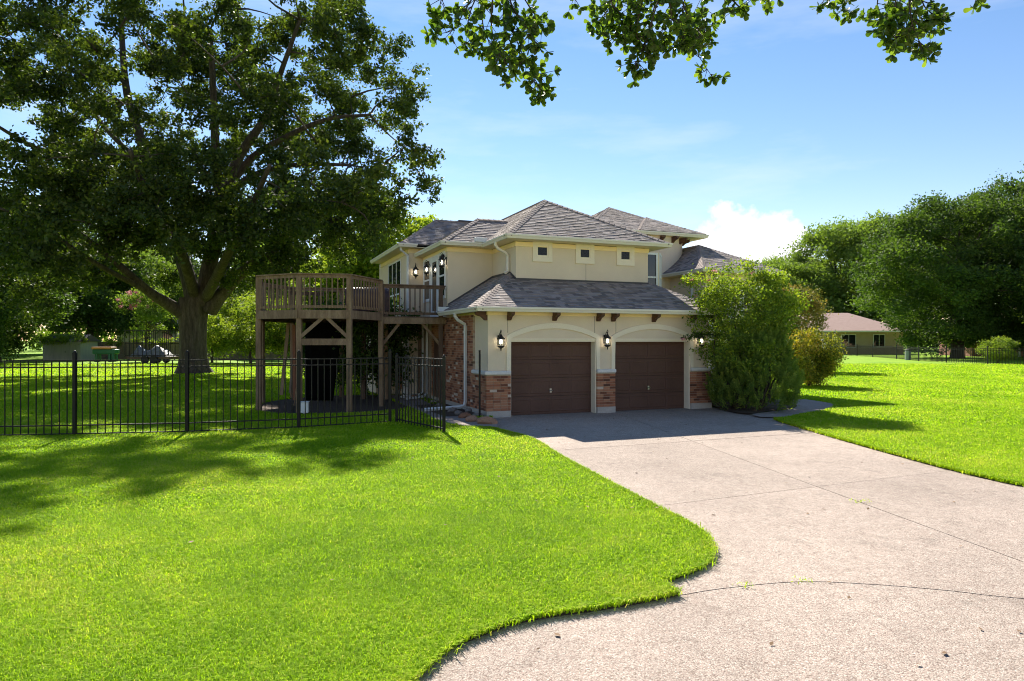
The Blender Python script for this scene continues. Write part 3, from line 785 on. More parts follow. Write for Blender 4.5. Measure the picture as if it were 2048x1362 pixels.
# ------------------------------------------------------------------ lanterns
def glassmat():
    m = bpy.data.materials.new('lantern_glass'); m.use_nodes = True; N, L = m.node_tree.nodes, m.node_tree.links
    tr = N.new('ShaderNodeBsdfTransparent'); gl = N.new('ShaderNodeBsdfGlossy'); gl.inputs['Roughness'].default_value = .05
    ms = N.new('ShaderNodeMixShader'); ms.inputs[0].default_value = .1
    tr.inputs[0].default_value = (.93, .93, .9, 1)
    L.new(tr.outputs[0], ms.inputs[1]); L.new(gl.outputs[0], ms.inputs[2]); L.new(ms.outputs[0], N['Material Output'].inputs['Surface'])
    return m
LGLASS = glassmat()
def lantern(u, v, z, rz, label, s=1.0):
    """z: middle of the lantern; local -y is the outward direction"""
    root = empty('wall_lantern', W(u, v, z), HA + rz); root.scale = (s, s, s)
    tag(root, label, 'lantern', 'lit wall lanterns on the house')
    c = -.17
    MB().box(-.045, .045, -.02, .0, -.10, .16).build('back_plate', LAMPBLACK, root, bevel=.01)
    MB().tube([(0, -.01, .05), (0, -.05, .14), (0, -.09, .22), (0, -.14, .25), (0, c, .22), (0, c, .17)], .013, 6).tube([(0, c, .20), (0, c + .035, .27), (0, c, .31), (0, c - .035, .27), (0, c, .20)], .010, 6).build('scroll_arm', LAMPBLACK, root, True)
    MB().lathe([(.012, .19), (.03, .17), (.05, .125), (.105, .08), (.118, .055), (.10, .045)], (0, c, 0), 12).build('cap', LAMPBLACK, root, True)
    cage = MB().lathe([(.098, -.135), (.10, -.155), (.075, -.185), (.03, -.205), (.015, -.24), (.022, -.255), (.004, -.285)], (0, c, 0), 12)
    cage.build('base', LAMPBLACK, root, True)
    for k in range(6):
        a = k * math.pi / 3 + .3
        MB().tube([(math.cos(a) * .095, c + math.sin(a) * .095, .06), (math.cos(a) * .108, c + math.sin(a) * .108, -.04), (math.cos(a) * .095, c + math.sin(a) * .095, -.14)], .006, 4).build('cage_bar', LAMPBLACK, root)
    MB().tube([(0, c, .05), (0, c, -.04), (0, c, -.135)], [.088, .098, .088], 12, False).build('glass', LGLASS, root, True)
    for dx in (-.022, .022):
        MB().lathe([(.006, -.08), (.017, -.05), (.021, -.02), (.013, .01), (.003, .035)], (dx, c, 0), 8).build('bulb', BULB, root, True)
    MB().tube([(0, c, -.15), (0, c, -.08)], .018, 6).build('candle', WHITE, root)
lantern(.32, -.005, 2.12, 0, 'lit black wall lantern between the downspout corner and the first garage door')
lantern(3.70, -.005, 2.14, 0, 'lit black wall lantern on the pier between the two garage doors')
lantern(7.08, -.005, 2.14, 0, 'lit black wall lantern beside the flowering myrtle')
lantern(-.005, 4.18, 4.78, -math.pi / 2, 'lit black lantern nearest the stucco corner above the deck bridge')
lantern(-.005, 6.22, 4.74, -math.pi / 2, 'lit black lantern between the glazed deck door and the farther window')
lantern(-.33, 7.42, 4.74, 0, 'lit black lantern on the grey recessed wall past the deck door')
lantern(-1.05, 8.98, 2.05, 0, 'lit black lantern on the grey wall under the deck bridge')

# ------------------------------------------------------------------ deck
deck = empty('deck', (-6.3, 22.6, 0))
tag(deck, 'weathered wooden balcony deck on tall posts with a railed bridge to the house', 'deck')
DO = Vector((-6.3, 22.6, 0))
P = [Vector(q) for q in ((-7.62, 20.5, 0), (-6.19, 19.8, 0), (-4.79, 20.05, 0), (-4.24, 22.0, 0), (-4.55, 24.6, 0), (-6.4, 25.6, 0), (-8.05, 25.0, 0), (-8.45, 23.0, 0))]
FZ = 3.02
def dk(mb, name, mat=WOOD, bevel=0):
    mb.v = [(x - DO.x, y - DO.y, z) for x, y, z in mb.v]
    return mb.build(name, mat, deck, bevel=bevel)
bal = MB().box(-.017, .017, -.017, .017, 0, .88).mesh('baluster', WOOD)
bald = MB().box(-.017, .017, -.017, .017, 0, .88).mesh('baluster', WOODD)
def rail(a, b, fz, mat, bm_, capz=1.05, posts=True, rim=True, step=.158):
    a = Vector((a.x, a.y, 0)); b = Vector((b.x, b.y, 0)); d = (b - a); Ln = d.length; d.normalize(); n = Vector((d.y, -d.x, 0)); ang = math.atan2(d.y, d.x)
    up = lambda p, z: Vector((p.x, p.y, z))
    dk(MB().beam(up(a - d * .03, fz + capz), up(b + d * .03, fz + capz), .14, .035), 'rail_cap', mat)
    dk(MB().beam(up(a, fz + capz - .065), up(b, fz + capz - .065), .04, .09), 'top_rail', mat)
    dk(MB().beam(up(a, fz + .10), up(b, fz + .10), .04, .085), 'bottom_rail', mat)
    if rim: dk(MB().beam(up(a + n * .03, fz - .125), up(b + n * .03, fz - .125), .045, .25), 'rim_board', mat)
    k = int(Ln / step)
    for i in range(1, k):
        p = a + d * (Ln * i / k) + n * .035
        o = inst(bm_, 'baluster', deck, (p.x - DO.x + RNG.uniform(-.003, .003), p.y - DO.y, fz + .06), ang + RNG.uniform(-.06, .06)); 
for i in range(8):
    a, b = P[i], P[(i + 1) % 8]
    if i == 3:   # opening towards the bridge
        continue
    rail(a, b, FZ, WOOD, bal)
dk(MB().beam(P[3] + Vector((0, 0, FZ - .125)), P[4] + Vector((0, 0, FZ - .125)), .045, .25), 'rim_board')
for i, p in enumerate(P):
    dk(MB().box(p.x - .075, p.x + .075, p.y - .075 + .06, p.y + .075 + .06, -.05, FZ + 1.03 if i != 0 or 1 else 3), 'post', WOOD, bevel=.006)
# deck boards, clipped to the octagon
cen = sum(P, Vector()) / 8
oct2 = [(p.x, p.y) for p in P]
y = 19.7
while y < 25.7:
    c = clip([(-9, y), (-4, y), (-4, y + .137), (-9, y + .137)], oct2)
    if len(c) > 2: dk(MB().prism(c, FZ - .03, FZ), 'deck_board')
    y += .143
for k, x in enumerate(np.arange(-8.3, -4.4, .42)):
    c = clip([(x, 19.9), (x + .04, 19.9), (x + .04, 25.4), (x, 25.4)], oct2)
    if len(c) > 2: dk(MB().prism(c, FZ - .24, FZ - .032), 'joist', WOODD)
# braces and plank between the two front posts
p1, p2 = P[1] + Vector((0, .02, 0)), P[2] + Vector((0, .02, 0)); md = (p1 + p2) / 2; dr = (p2 - p1).normalized()
dk(MB().beam(p1 + dr * .05 + Vector((0, 0, 2.24)), md - dr * .04 + Vector((0, 0, 2.80)), .045, .10), 'brace')
dk(MB().beam(p2 - dr * .05 + Vector((0, 0, 2.24)), md + dr * .08 + Vector((0, 0, 2.80)), .045, .10), 'brace')
dk(MB().beam(p1 + dr * .03 + Vector((0, .02, 2.09)), p2 - dr * .03 + Vector((0, .02, 2.09)), .04, .19), 'plank')
# the bridge
b0, b1, b2, b3 = W(-2.30, 4.12), W(-.09, 4.12), W(-.09, 7.2), W(-2.5, 7.2)
BZ = 2.92
rail(b0, b1, BZ, WOODD, bald, 1.03, rim=False)
up = lambda p, z: Vector((p.x, p.y, z))
dk(MB().beam(up(W(-2.25, 4.10), BZ - .14), up(W(-.05, 4.10), BZ - .14), .045, .21), 'rim_board')
dk(MB().beam(up(W(-2.25, 7.2), BZ - .14), up(W(-.09, 7.2), BZ - .14), .045, .21), 'rim_board')
u = -2.3
while u < -.1:
    q = [W(u, 4.14), W(u + .137, 4.14), W(u + .137, 7.18), W(u, 7.18)]
    dk(MB().prism([(p.x, p.y) for p in q], BZ - .03, BZ), 'deck_board', WOODD); u += .143
for u, v in ((-.2, 4.2), (-2.2, 4.25), (-.2, 7.1), (-2.3, 7.1)):
    p = W(u, v); dk(MB().box(p.x - .07, p.x + .07, p.y - .07, p.y + .07, -.05, BZ - .04 if v > 5 else BZ + 1.0), 'post', WOODD, bevel=.006)
dk(MB().beam(up(W(-.2, 4.2), 1.95), up(W(-.85, 4.2), 2.70), .045, .09), 'brace', WOOD)
dk(MB().beam(up(W(-2.2, 4.22), 1.95), up(W(-1.6, 4.22), 2.70), .045, .09), 'brace', WOOD)
# rear stair rail of the deck
rail(Vector((-7.9, 24.2, 0)), Vector((-6.9, 24.9, 0)), FZ - .1, WOODD, bald, .95, rim=False)
# benches on the deck
for a, b in (((-7.9, 22.6, 0), (-7.2, 24.4, 0)),):
    pass

# covered grill on the deck
g = empty('covered_grill', (-4.95, 23.3, FZ), .25); tag(g, 'barbecue grill under a dark maroon cover standing on the deck', 'grill')
COVER = M('maroon_cover', [(.035, .018, .018), (.06, .03, .03)], .45, scale=6, bump=(9, .8, .03))
bm = MB()
prof = [(-.36, .12), (-.40, .45), (-.42, .62), (-.34, .80), (-.18, .90), (.05, .92), (.25, .84), (.36, .64), (.36, .40), (.34, .12)]
vs = [(x, p[0] * .62, p[1]) for x in (-.72, -.66, 0, .66, .72) for p in prof]
for i in range(len(vs)):
    if abs(vs[i][0]) > .7: vs[i] = (vs[i][0], vs[i][1] * .9, vs[i][2] * .96)
k = len(prof)
bm.add(vs, [(r * k + i, r * k + i + 1, (r + 1) * k + i + 1, (r + 1) * k + i) for r in range(4) for i in range(k - 1)] + [tuple(range(k)), tuple(range(5 * k - 1, 4 * k - 1, -1))])
bm.build('cover', COVER, g, True)
for x in (-.6, .6):
    for y_ in (-.15, .15): MB().tube([(x, y_, 0), (x, y_, .2)], .025, 8).build('leg', IRON, g)

# planks leaning under the deck, the black sheet, the box
def plank(a, b, w, h, label, mat):
    o = MB().beam(a, b, w, h, up=(0, 1, 0)).build('plank', mat); tag(o, label, 'plank', 'loose planks leaning under the deck'); return o
plank(px(563, 790, 22.6), px(577, 646, 23.2), .11, .05, 'widest grey plank leaning against the underside of the deck', WOOD)
plank(px(580, 786, 22.9), px(592, 650, 23.0), .07, .05, 'dark grey plank leaning just behind the widest plank under the deck', WOODG)
plank(px(589, 800, 21.6), px(588, 650, 21.9), .09, .05, 'narrow reddish upright plank under the deck', M('red_cedar', [(.16, .06, .03), (.2, .08, .04)], .8, scale=3, stretch=(2, 2, .4), fine=.2))
BLACKSHEET = M('black_sheet', [(.003, .003, .003), (.006, .006, .006)], .95, scale=3, spec=.05)  # near-black sheet filling the dark area below the deck
t = MB(); n_ = 14
for j in range(9):
    for i in range(n_ + 1):
        x = -7.0 + 1.3 * i / n_ - (.3 * (1 - j / 8) if i > n_ * .6 else 0) * (i / n_); zz = .03 + j / 8 * 2.72
        t.v.append((x - .25, 23.9 + .05 * math.sin(i * 1.3 + j * .2), zz))
for j in range(8):
    for i in range(n_): b = j * (n_ + 1) + i; t.f.append((b, b + 1, b + n_ + 2, b + n_ + 1)); t.t.append(.5)
to = t.build('hanging_sheet', BLACKSHEET, None, True); sm = to.modifiers.new('thick', 'SOLIDIFY'); sm.thickness = .02
tag(to, 'black sheet hanging to the ground beneath the deck', 'tarp')
ub = empty('utility_box', (-5.95, 19.55, 0), .1); tag(ub, 'small white utility box on the ground in front of the deck posts', 'box')
MB().box(-.12, .12, -.09, .09, .06, .36).build('body', WHITE, ub, bevel=.015)
MB().box(-.13, .13, -.10, .10, .362, .385).build('lid', WHITE, ub, bevel=.008)
MB().box(-.03, .03, -.03, .03, -.05, .06).build('stake', WHITE, ub)
sh = empty('shovel', px(588, 826, 19.9) * 1, 0); sh.location.z = 0; tag(sh, 'long handled shovel leaning against a deck post', 'shovel')
MB().tube([(0, 0, .22), (.12, .15, 1.45)], .016, 6).build('handle', WOOD, sh)
MB().add([(-.09, -.02, .24), (.09, -.02, .24), (.08, -.03, .08), (0, -.04, 0), (-.08, -.03, .08), (0, .01, .25), (0, .0, .1)], [(0, 5, 6, 4), (5, 1, 2, 6), (4, 6, 3), (6, 2, 3)]).build('blade', IRON, sh)

# ------------------------------------------------------------------ iron fence, gate, lone post
def iron_fence(root_name, pts, label, h=1.68, posth=1.86, rails=(1.68, 1.53, .23, .04), step=.158, pr=.010, postw=.07, cat='fence', caps=True, ends=True):
    root = empty(root_name, pts[0]); tag(root, label, cat); o0 = Vector(pts[0])
    pm_ = MB().box(-pr, pr, -pr, pr, .03, h).mesh('picket', IRON)
    for i, p in enumerate(pts):
        p = Vector(p) - o0
        if posth: 
            q = MB().box(p.x - postw / 2, p.x + postw / 2, p.y - postw / 2, p.y + postw / 2, -.05, posth).build('post', IRON, root)
            if caps: MB().lathe([(.032, posth), (.034, posth + .015), (.02, posth + .035), (.003, posth + .045)], (p.x, p.y, 0), 8).build('cap', IRON, q)
    for a, b in zip(pts, pts[1:]):
        a, b = Vector(a) - o0, Vector(b) - o0; d = b - a; ang = math.atan2(d.y, d.x); Ln = d.length
        for z in rails: MB().beam(a + Vector((0, 0, z)), b + Vector((0, 0, z)), .032, .028).build('rail', IRON, root)
        k = max(2, round(Ln / step))
        for j in range(1, k): inst(pm_, 'picket', root, a + d * (j / k), ang)
    return root
iron_fence('iron_fence', [(-12.15, 14.95, 0), (-9.80, 15.30, 0), (-7.48, 15.72, 0), (-5.16, 16.52, 0), (-3.16, 17.68, 0)], 'black iron picket fence crossing the front lawn to the gate')
gt = iron_fence('iron_gate', [(-2.98, 17.66, 0), (-1.57, 15.75, 0)], 'black iron gate standing open over the lawn beside the path', posth=1.76, rails=(1.70, 1.53, .10), cat='gate')
lp = MB().box(-.027, .027, -.027, .027, -.05, 1.84).build('iron_post', IRON); lp.location = (-.90, 19.0, 0)
tag(lp, 'lone black iron post standing by the garage corner', 'post')
MB().box(-.03, .03, -.03, .03, 1.841, 1.86).build('cap', IRON, lp)

# ------------------------------------------------------------------ rocks by the corner
def rock_mesh(seed, mat):
    r = random.Random(seed); bm = bmesh.new(); bmesh.ops.create_icosphere(bm, subdivisions=2, radius=.5)
    ax = [Vector((r.uniform(-1, 1), r.uniform(-1, 1), r.uniform(-1, 1))).normalized() for _ in range(9)]; dd_ = [r.uniform(.30, .46) for _ in range(9)]
    for v in bm.verts:
        for a, d in zip(ax, dd_):
            k = v.co.dot(a)
            if k > d: v.co -= a * (k - d)
    me = bpy.data.meshes.new('rock'); bm.to_mesh(me); bm.free(); me.materials.append(mat); return me
rocks = [((975, 848), .48, ROCK, 'largest orange sandstone rock at the driveway end of the rock row'), ((946, 843), .40, ROCK, 'rounded orange sandstone rock second from the driveway'),
         ((930, 836), .36, ROCK, 'flat tan sandstone rock third from the driveway'), ((918, 829), .32, ROCKG, 'grey brown rock just past the tan flat rock'),
         ((955, 833), .30, ROCKG, 'grey rock tucked against the iron post'), ((938, 824), .30, ROCKG, 'grey rock nearest the brick wainscot'),
         ((905, 824), .34, ROCKG, 'dull brown rock beside the downspout outlet'), ((962, 842), .26, ROCK, 'small orange rock between the two largest rocks'),
         ((925, 818), .28, ROCKG, 'grey rock below the downspout elbow'), ((878, 813), .30, ROCKG, 'mossy grey rock past the downspout outlet'), ((868, 806), .28, ROCKG, 'small grey rock farthest along the brick wall'),
         ((830, 796), .34, ROCK, 'tan rock beside the path behind the gate'), ((815, 792), .30, ROCK, 'pale rock farthest behind the gate')]
for k, ((x, y), s, mt, lb) in enumerate(rocks):
    Y = CAMH * 1365 / (y - 681); o = inst(rock_mesh(40 + k, mt), 'landscape_rock', None, ((x - 1024) / 1365 * Y, Y, s * .14), RNG.uniform(0, 6), (s * 1.25, s * .85, s * .6))
    tag(o, lb, 'rock', 'rocks along the garage corner')

# ------------------------------------------------------------------ foliage
def leaf_quads(c, size, rs, up=.3, asp=.55, dirs=None):
    n = len(c); nr = rs.normal(size=(n, 3)); nr[:, 2] += up * 2; nr /= np.linalg.norm(nr, axis=1)[:, None]
    t = rs.normal(size=(n, 3)) if dirs is None else dirs + rs.normal(size=(n, 3)) * .45
    t -= nr * np.sum(t * nr, 1)[:, None]; t /= np.linalg.norm(t, axis=1)[:, None] + 1e-9
    b = np.cross(nr, t); L_ = np.asarray(size)[:, None]; w = L_ * asp
    v = np.stack([c - t * L_ * .5, c + b * w * .5 + t * L_ * .08, c + t * L_ * .5, c - b * w * .5 + t * L_ * .08], 1)
    return v.reshape(-1, 3), np.arange(n * 4).reshape(n, 4)

def clump_leaves(centres, radii, per, rs, leaf, flat=.75, twigs=9, spread=.36):
    """leaves gathered on twig ends around clump centres; tint follows the clump and varies leaf by leaf"""
    cs, tn = [], []
    for c, r in zip(centres, radii):
        tw = rs.normal(size=(twigs, 3)); tw /= np.linalg.norm(tw, axis=1)[:, None]; tw *= (rs.random((twigs, 1)) ** .5)
        tw *= r; tw[:, 2] *= flat
        n = max(4, int(per * (r / np.mean(radii)) ** 2)); k = rs.integers(0, twigs, n)
        p = c + tw[k] + rs.normal(size=(n, 3)) * r * spread * np.array([1, 1, .75])
        cs.append(p); base = rs.uniform(.15, .85)
        tn.append(np.clip(base * .45 + rs.uniform(-.15, .6, n), 0, 1))
    cs = np.concatenate(cs); return cs, np.concatenate(tn), leaf * rs.uniform(.65, 1.25, len(cs))

def crown_mesh(name, centres, radii, per, seed, leaf, mat, **kw):
    rs = np.random.default_rng(seed); c, t, s = clump_leaves(np.asarray(centres), np.asarray(radii), per, rs, leaf, **kw)
    v, f = leaf_quads(c, s, rs); return mesh_np(name, v, f, mat, t)

def ell_points(n, c, r, rs, zmin=None, inner=.35):
    out = []
    while len(out) < n:
        d = rs.normal(size=3); d /= np.linalg.norm(d); k = inner + (1 - inner) * rs.random() ** .6
        p = np.array(c) + d * k * np.array(r)
        if zmin is None or p[2] > zmin: out.append(p)
    return np.array(out)

def limb(mb, a, b, r0, r1, rs, bend=.12, n=6, sides=7):
    a, b = Vector(a), Vector(b); L_ = (b - a).length; pts = []; off = Vector(rs.normal(size=3)) * L_ * bend; off.z = abs(off.z) * .5
    for i in range(n + 1):
        t_ = i / n; pts.append(a.lerp(b, t_) + off * math.sin(math.pi * t_) + Vector(rs.normal(size=3)) * L_ * .012 * (0 < i < n))
    mb.tube(pts, [r0 + (r1 - r0) * (i / n) ** .8 for i in range(n + 1)], sides); return pts

def tree_meshes(seed, height, cz, radii, trunk_r, nclump, per, leaf, mat, bark=BARKD, clump_r=1.1, zmin=1.5, split=.35, nl=14, shape=None, flat=.75):
    rs = np.random.default_rng(seed)
    cs = ell_points(nclump, (0, 0, cz), radii, rs, zmin)
    if shape: cs = np.array([shape(p) for p in cs])
    rr = clump_r * rs.uniform(.7, 1.3, nclump)
    cm = crown_mesh('crown', cs, rr, per, seed + 1, leaf, mat, flat=flat)
    mb = MB(); hs_ = height * split
    mb.tube([(0, 0, -.1), (0, 0, .25), (rs.normal() * .05, rs.normal() * .05, hs_ * .5), (0, 0, hs_)], [trunk_r * 1.45, trunk_r * 1.1, trunk_r * .95, trunk_r * .8], 10)
    tops = [limb(mb, (0, 0, hs_ * .95), (rs.normal() * radii[0] * .12, rs.normal() * radii[1] * .12, cz + radii[2] * .55), trunk_r * .75, trunk_r * .12, rs, .04, 8, 8)]
    for c in cs[:: max(1, nclump // nl)]:
        base = tops[0][int(rs.integers(0, 5))]
        limb(mb, base, c, trunk_r * rs.uniform(.22, .42), trunk_r * .05, rs, .10)
    tm = mb.mesh('trunk', bark, True)
    return cm, tm

def place_tree(meshes, name, label, cat, x, y, rz=0, s=1.0, sz=None, group=None, z=0):
    root = empty(name, (x, y, z), rz); root.scale = (s, s, sz or s); tag(root, label, cat, group)
    inst(meshes[1], 'trunk', root, (0, 0, 0)); inst(meshes[0], 'crown', root, (0, 0, 0)); return root

# the big oak ---------------------------------------------------------
def big_oak():
    rs = np.random.default_rng(11); base = Vector((-20.8, 44.5, 0))
    root = empty('oak_tree', base); tag(root, 'huge spreading shade tree with thick grey trunk on the back lawn', 'tree')
    mb = MB(); Y = 44.5
    q = lambda x, y, dY=0: px(x, y, Y + dY) - base
    # flared trunk with ribs
    n = 28; prof = [(-.15, 1.30), (.10, 1.06), (.45, .90), (1.1, .80), (2.2, .78), (3.4, .84), (4.3, .95), (4.9, .82)]
    b0_ = len(mb.v)
    for z, r in prof:
        for k in range(n):
            a = 2 * math.pi * k / n; rib = 1 + .07 * math.sin(a * 5 + .6) + .04 * math.sin(a * 9 + z * .5)
            if z < .6: rib += .16 * max(0, math.sin(a * 6 + 1)) * (1 - max(z, 0) / .6)
            mb.v.append((math.cos(a) * r * rib, math.sin(a) * r * rib, z))
    for j in range(len(prof) - 1):
        for k in range(n): mb.f.append((b0_ + j * n + k, b0_ + j * n + (k + 1) % n, b0_ + (j + 1) * n + (k + 1) % n, b0_ + (j + 1) * n + k)); mb.t.append(.5)
    mb.build('trunk', BARK, root, True)
    L_ = [  # limbs: pixels along the photo's limbs with depth offsets, start and end radius
        ([(385, 640, 0), (340, 610, -1.0), (300, 585, -2.5), (255, 545, -4), (190, 490, -5), (110, 430, -6)], .50, .10),
        ([(392, 620, .3), (372, 540, 1), (330, 430, 2), (285, 290, 3), (255, 190, 3.5), (245, 90, 4), (240, -40, 4)], .62, .14),
        ([(405, 610, 0), (425, 500, -.5), (440, 420, -1), (432, 320, -1.5), (428, 210, -2), (420, 60, -3)], .62, .15),
        ([(420, 620, 0), (450, 580, -.5), (490, 540, -1), (560, 490, -2), (640, 450, -3), (720, 420, -4)], .55, .12),
        ([(440, 420, -1), (475, 320, -2), (530, 235, -3), (560, 150, -4), (600, 40, -5)], .40, .10),
        ([(445, 390, -1), (500, 320, -1), (560, 280, -2), (650, 240, -3), (740, 230, -4)], .32, .08),
        ([(440, 395, -1), (510, 350, -3), (590, 330, -5), (700, 330, -7)], .28, .08),
        ([(330, 430, 2), (300, 350, 5), (190, 230, 7), (150, 120, 8)], .34, .09),
        ([(300, 585, -2.5), (180, 520, -7), (60, 440, -10), (-60, 400, -12)], .20, .05),
        ([(392, 600, 0), (360, 500, -4), (300, 400, -9), (260, 300, -12)], .42, .10),
        ([(410, 600, 0), (450, 520, -5), (500, 420, -10), (540, 330, -13)], .38, .09),
        ([(255, 400, 2), (160, 330, 1), (60, 290, 0), (-40, 230, -1)], .28, .08),
        ([(385, 600, 1), (370, 520, 5), (300, 420, 9), (250, 300, 12)], .40, .10),
        ([(415, 600, 1), (470, 500, 5), (540, 400, 9), (640, 330, 11)], .40, .10)]
    nodes = []
    for pts, r0, r1 in L_:
        pp = catmull([tuple(q(*p)) for p in pts], 5); k = len(pp)
        m_ = MB(); m_.tube(pp, [r0 + (r1 - r0) * (i / (k - 1)) ** .75 for i in range(k)], 10); m_.build('limb', BARK, root, True)
        nodes += pp[k // 3:]
    nodes = np.array(nodes)
    # crown clumps in the whole dome, thinned at random for gaps
    C = np.array(px(320, 235, Y - 2) - base)
    cs = ell_points(410, C, (16.2, 14.5, 12.0), rs, None, .30)
    keep = []
    def seen(c):
        w_ = Vector(c) + base; return 1024 + 1365 * w_.x / w_.y, 681 - 1365 * (w_.z - CAMH) / w_.y
    for c in cs:
        X_, Y_ = seen(c)   # open windows in the crown where the limbs show
        if ((X_ - 460) / 85) ** 2 + ((Y_ - 320) / 110) ** 2 < 1 and rs.random() < .52: continue
        if ((X_ - 275) / 60) ** 2 + ((Y_ - 190) / 130) ** 2 < 1 and rs.random() < .42: continue
        if Y_ < 200 and rs.random() < .08: continue
        if c[2] < 4.6: continue
        if c[2] < 7 and abs(c[0]) < 3.2 and c[1] < 2: continue
        # lower skirt lifts towards the house
        if c[0] > 5 and c[2] < 5.2 + (c[0] - 5) * .10: continue
        keep.append(c)
    # sprays that reach out at the rim, seen in the photo's outline
    for x, y, d in ((700, 25, -4), (745, 60, -5), (720, 110, -4), (770, 150, -6), (790, 215, -6), (815, 290, -6), (845, 330, -6), (862, 372, -6), (820, 385, -5), (790, 420, -5), (740, 430, -5), (760, 335, -6), (700, 300, -6), (640, 120, -4), (600, 60, -3), (660, 470, -4), (610, 520, -3), (560, 545, -3), (120, 560, -3), (60, 600, -4), (200, 545, -4), (20, 520, -6), (500, 500, -6), (470, 460, -8), (560, 430, -9), (640, 400, -9), (700, 480, -4), (690, 380, -8), (300, 480, -9), (380, 480, -10), (250, 440, -10), (330, 380, -12), (420, 400, -11)):
        keep.append(np.array(q(x, y, d)))
    for _ in range(70):   # heavier foliage on the near side, low in the crown
        keep.append(np.array(q(rs.uniform(20, 760), rs.uniform(300, 520), rs.uniform(-13, -6))))
    cs = np.array(keep); rr = rs.uniform(.9, 1.75, len(cs))
    me = crown_mesh('crown', cs, rr, 640, 12, .24, LEAF_OAK, twigs=9, spread=.17)
    inst(me, 'crown', root, (0, 0, 0))
    tw = MB()
    # branches fork from the limbs and then from each other, nearest first
    pool = [np.array(p) for p in nodes]; todo = list(range(len(cs)))
    dist = np.array([np.min(np.linalg.norm(nodes - c, axis=1)) for c in cs])
    for i in np.argsort(dist):
        P_ = np.array(pool); w_ = np.linalg.norm(P_ - cs[i], axis=1) + np.where(np.arange(len(P_)) < len(nodes), .0, .25); k = int(np.argmin(w_)); a = Vector(P_[k]); L0 = (Vector(cs[i]) - a).length
        if L0 > .3:
            pts = limb(tw, a, cs[i], .03 + .016 * min(L0, 3), .015, rs, .12, 4, 5); pool.append(np.array(pts[2]))
        pool.append(cs[i])
    tag(tw.build('branches', BARK, root, True), kind='stuff')
big_oak()

# background trees on the left and behind the house
TM_A = tree_meshes(101, 15, 8.5, (6.2, 6.0, 6.5), .38, 90, 420, .34, LEAF_DARK, clump_r=1.3)
TM_B = tree_meshes(102, 13, 7.6, (5.5, 5.2, 5.4), .32, 80, 400, .34, LEAF_MID, clump_r=1.25)
TM_C = tree_meshes(103, 11, 6.6, (4.6, 4.6, 4.3), .25, 70, 330, .32, LEAF_LIGHT, clump_r=1.05)
TM_O = tree_meshes(104, 24, 11.0, (11.8, 11, 10.8), .7, 230, 480, .36, LEAF_DARK, clump_r=1.5, zmin=.8, split=.22, nl=26)
TM_P = tree_meshes(105, 20, 11.5, (8.2, 8, 9.0), .5, 130, 460, .42, LEAF_MID, clump_r=1.6, zmin=3)
SH_A = tree_meshes(111, 3, 1.5, (1.7, 1.5, 1.35), .06, 46, 240, .13, LEAF_DARK, clump_r=.45, zmin=.15, split=.15, nl=10)
SH_B = tree_meshes(112, 4, 2.3, (2.0, 2.0, 1.8), .07, 50, 240, .16, LEAF_LIGHT, clump_r=.55, zmin=.3, split=.2, nl=12)
GL = 'background trees beyond the back lawn'
place_tree(TM_A, 'evergreen_tree', 'dark bushy tree crowding the photo edge beside the shed', 'tree', -47.5, 62, 0, 1.1, .95, GL)
place_tree(TM_A, 'evergreen_tree', 'dark tree rising just behind the garden shed roof', 'tree', -52, 84, 2.1, 1.1, 1.0, GL)
place_tree(TM_A, 'evergreen_tree', 'dark tree behind the grey roofed neighbour house chimney', 'tree', -58, 112, 4.0, 1.5, 1.3, GL)
place_tree(TM_B, 'leafy_tree', 'mid green tree standing behind the wooden plank fence', 'tree', -49, 92, 1.0, 1.1, 1.2, GL)
place_tree(TM_B, 'leafy_tree', 'mid green tree seen between the big trunk and the trailer cage', 'tree', -38, 100, 3.3, 1.2, 1.3, GL)
place_tree(TM_C, 'leafy_tree', 'sunlit yellow green tree just beside the big trunk', 'tree', -27, 80, .4, .95, .9, GL)
place_tree(TM_B, 'leafy_tree', 'mid green tree filling the gap behind the balcony deck', 'tree', -29, 98, .4, 1.15, 1.05, GL)
place_tree(TM_C, 'leafy_tree', 'bright yellow green tree rising behind the deck rail beside the house', 'tree', -11.6, 63, 1.9, 1.35, 1.30, GL)
place_tree(TM_C, 'leafy_tree', 'smaller bright green tree between the deck and the house eaves', 'tree', -15.8, 66, 4.4, 1.1, 1.1, GL)
place_tree(TM_A, 'evergreen_tree', 'dark tree far behind at the photo edge beyond the shed', 'tree', -70, 92, 5.0, 1.6, 1.5, GL)
place_tree(TM_B, 'leafy_tree', 'tall green tree behind the dark bushy tree at the edge', 'tree', -66, 76, 2.4, 1.4, 1.45, GL)
for k, (x, y, s_, lb) in enumerate(((-86, 112, 1.5, 'dark tree in the farthest row at the photo edge'), (-72, 118, 1.4, 'dark tree in the farthest row above the shed'), (-46, 122, 1.3, 'dark tree in the farthest row above the plank fence'), (-34, 118, 1.1, 'dark tree in the farthest row beside the big trunk'), (-22, 112, 1.0, 'dark tree in the farthest row behind the balcony deck'))):
    place_tree(TM_A, 'evergreen_tree', lb, 'tree', x, y, k * 1.3, s_, s_, GL)
for k, (x, y, s, lb) in enumerate(((-29, 66, 1.5, 'yellow green shrub under the big tree beside the trailer'), (-24.5, 64, 1.6, 'sunlit shrub just past the big trunk'), (-21, 66, 1.4, 'yellow green shrub between the big trunk and the deck'), (-17.5, 64, 1.3, 'light green shrub seen through the deck posts'), (-13.5, 62, 1.2, 'light green shrub behind the deck stair planks'))):
    place_tree(SH_B, 'garden_shrub', lb, 'shrub', x, y, k * 1.7, s, s * (1.1 - .1 * (k % 2)), 'shrubs along the back lawn')
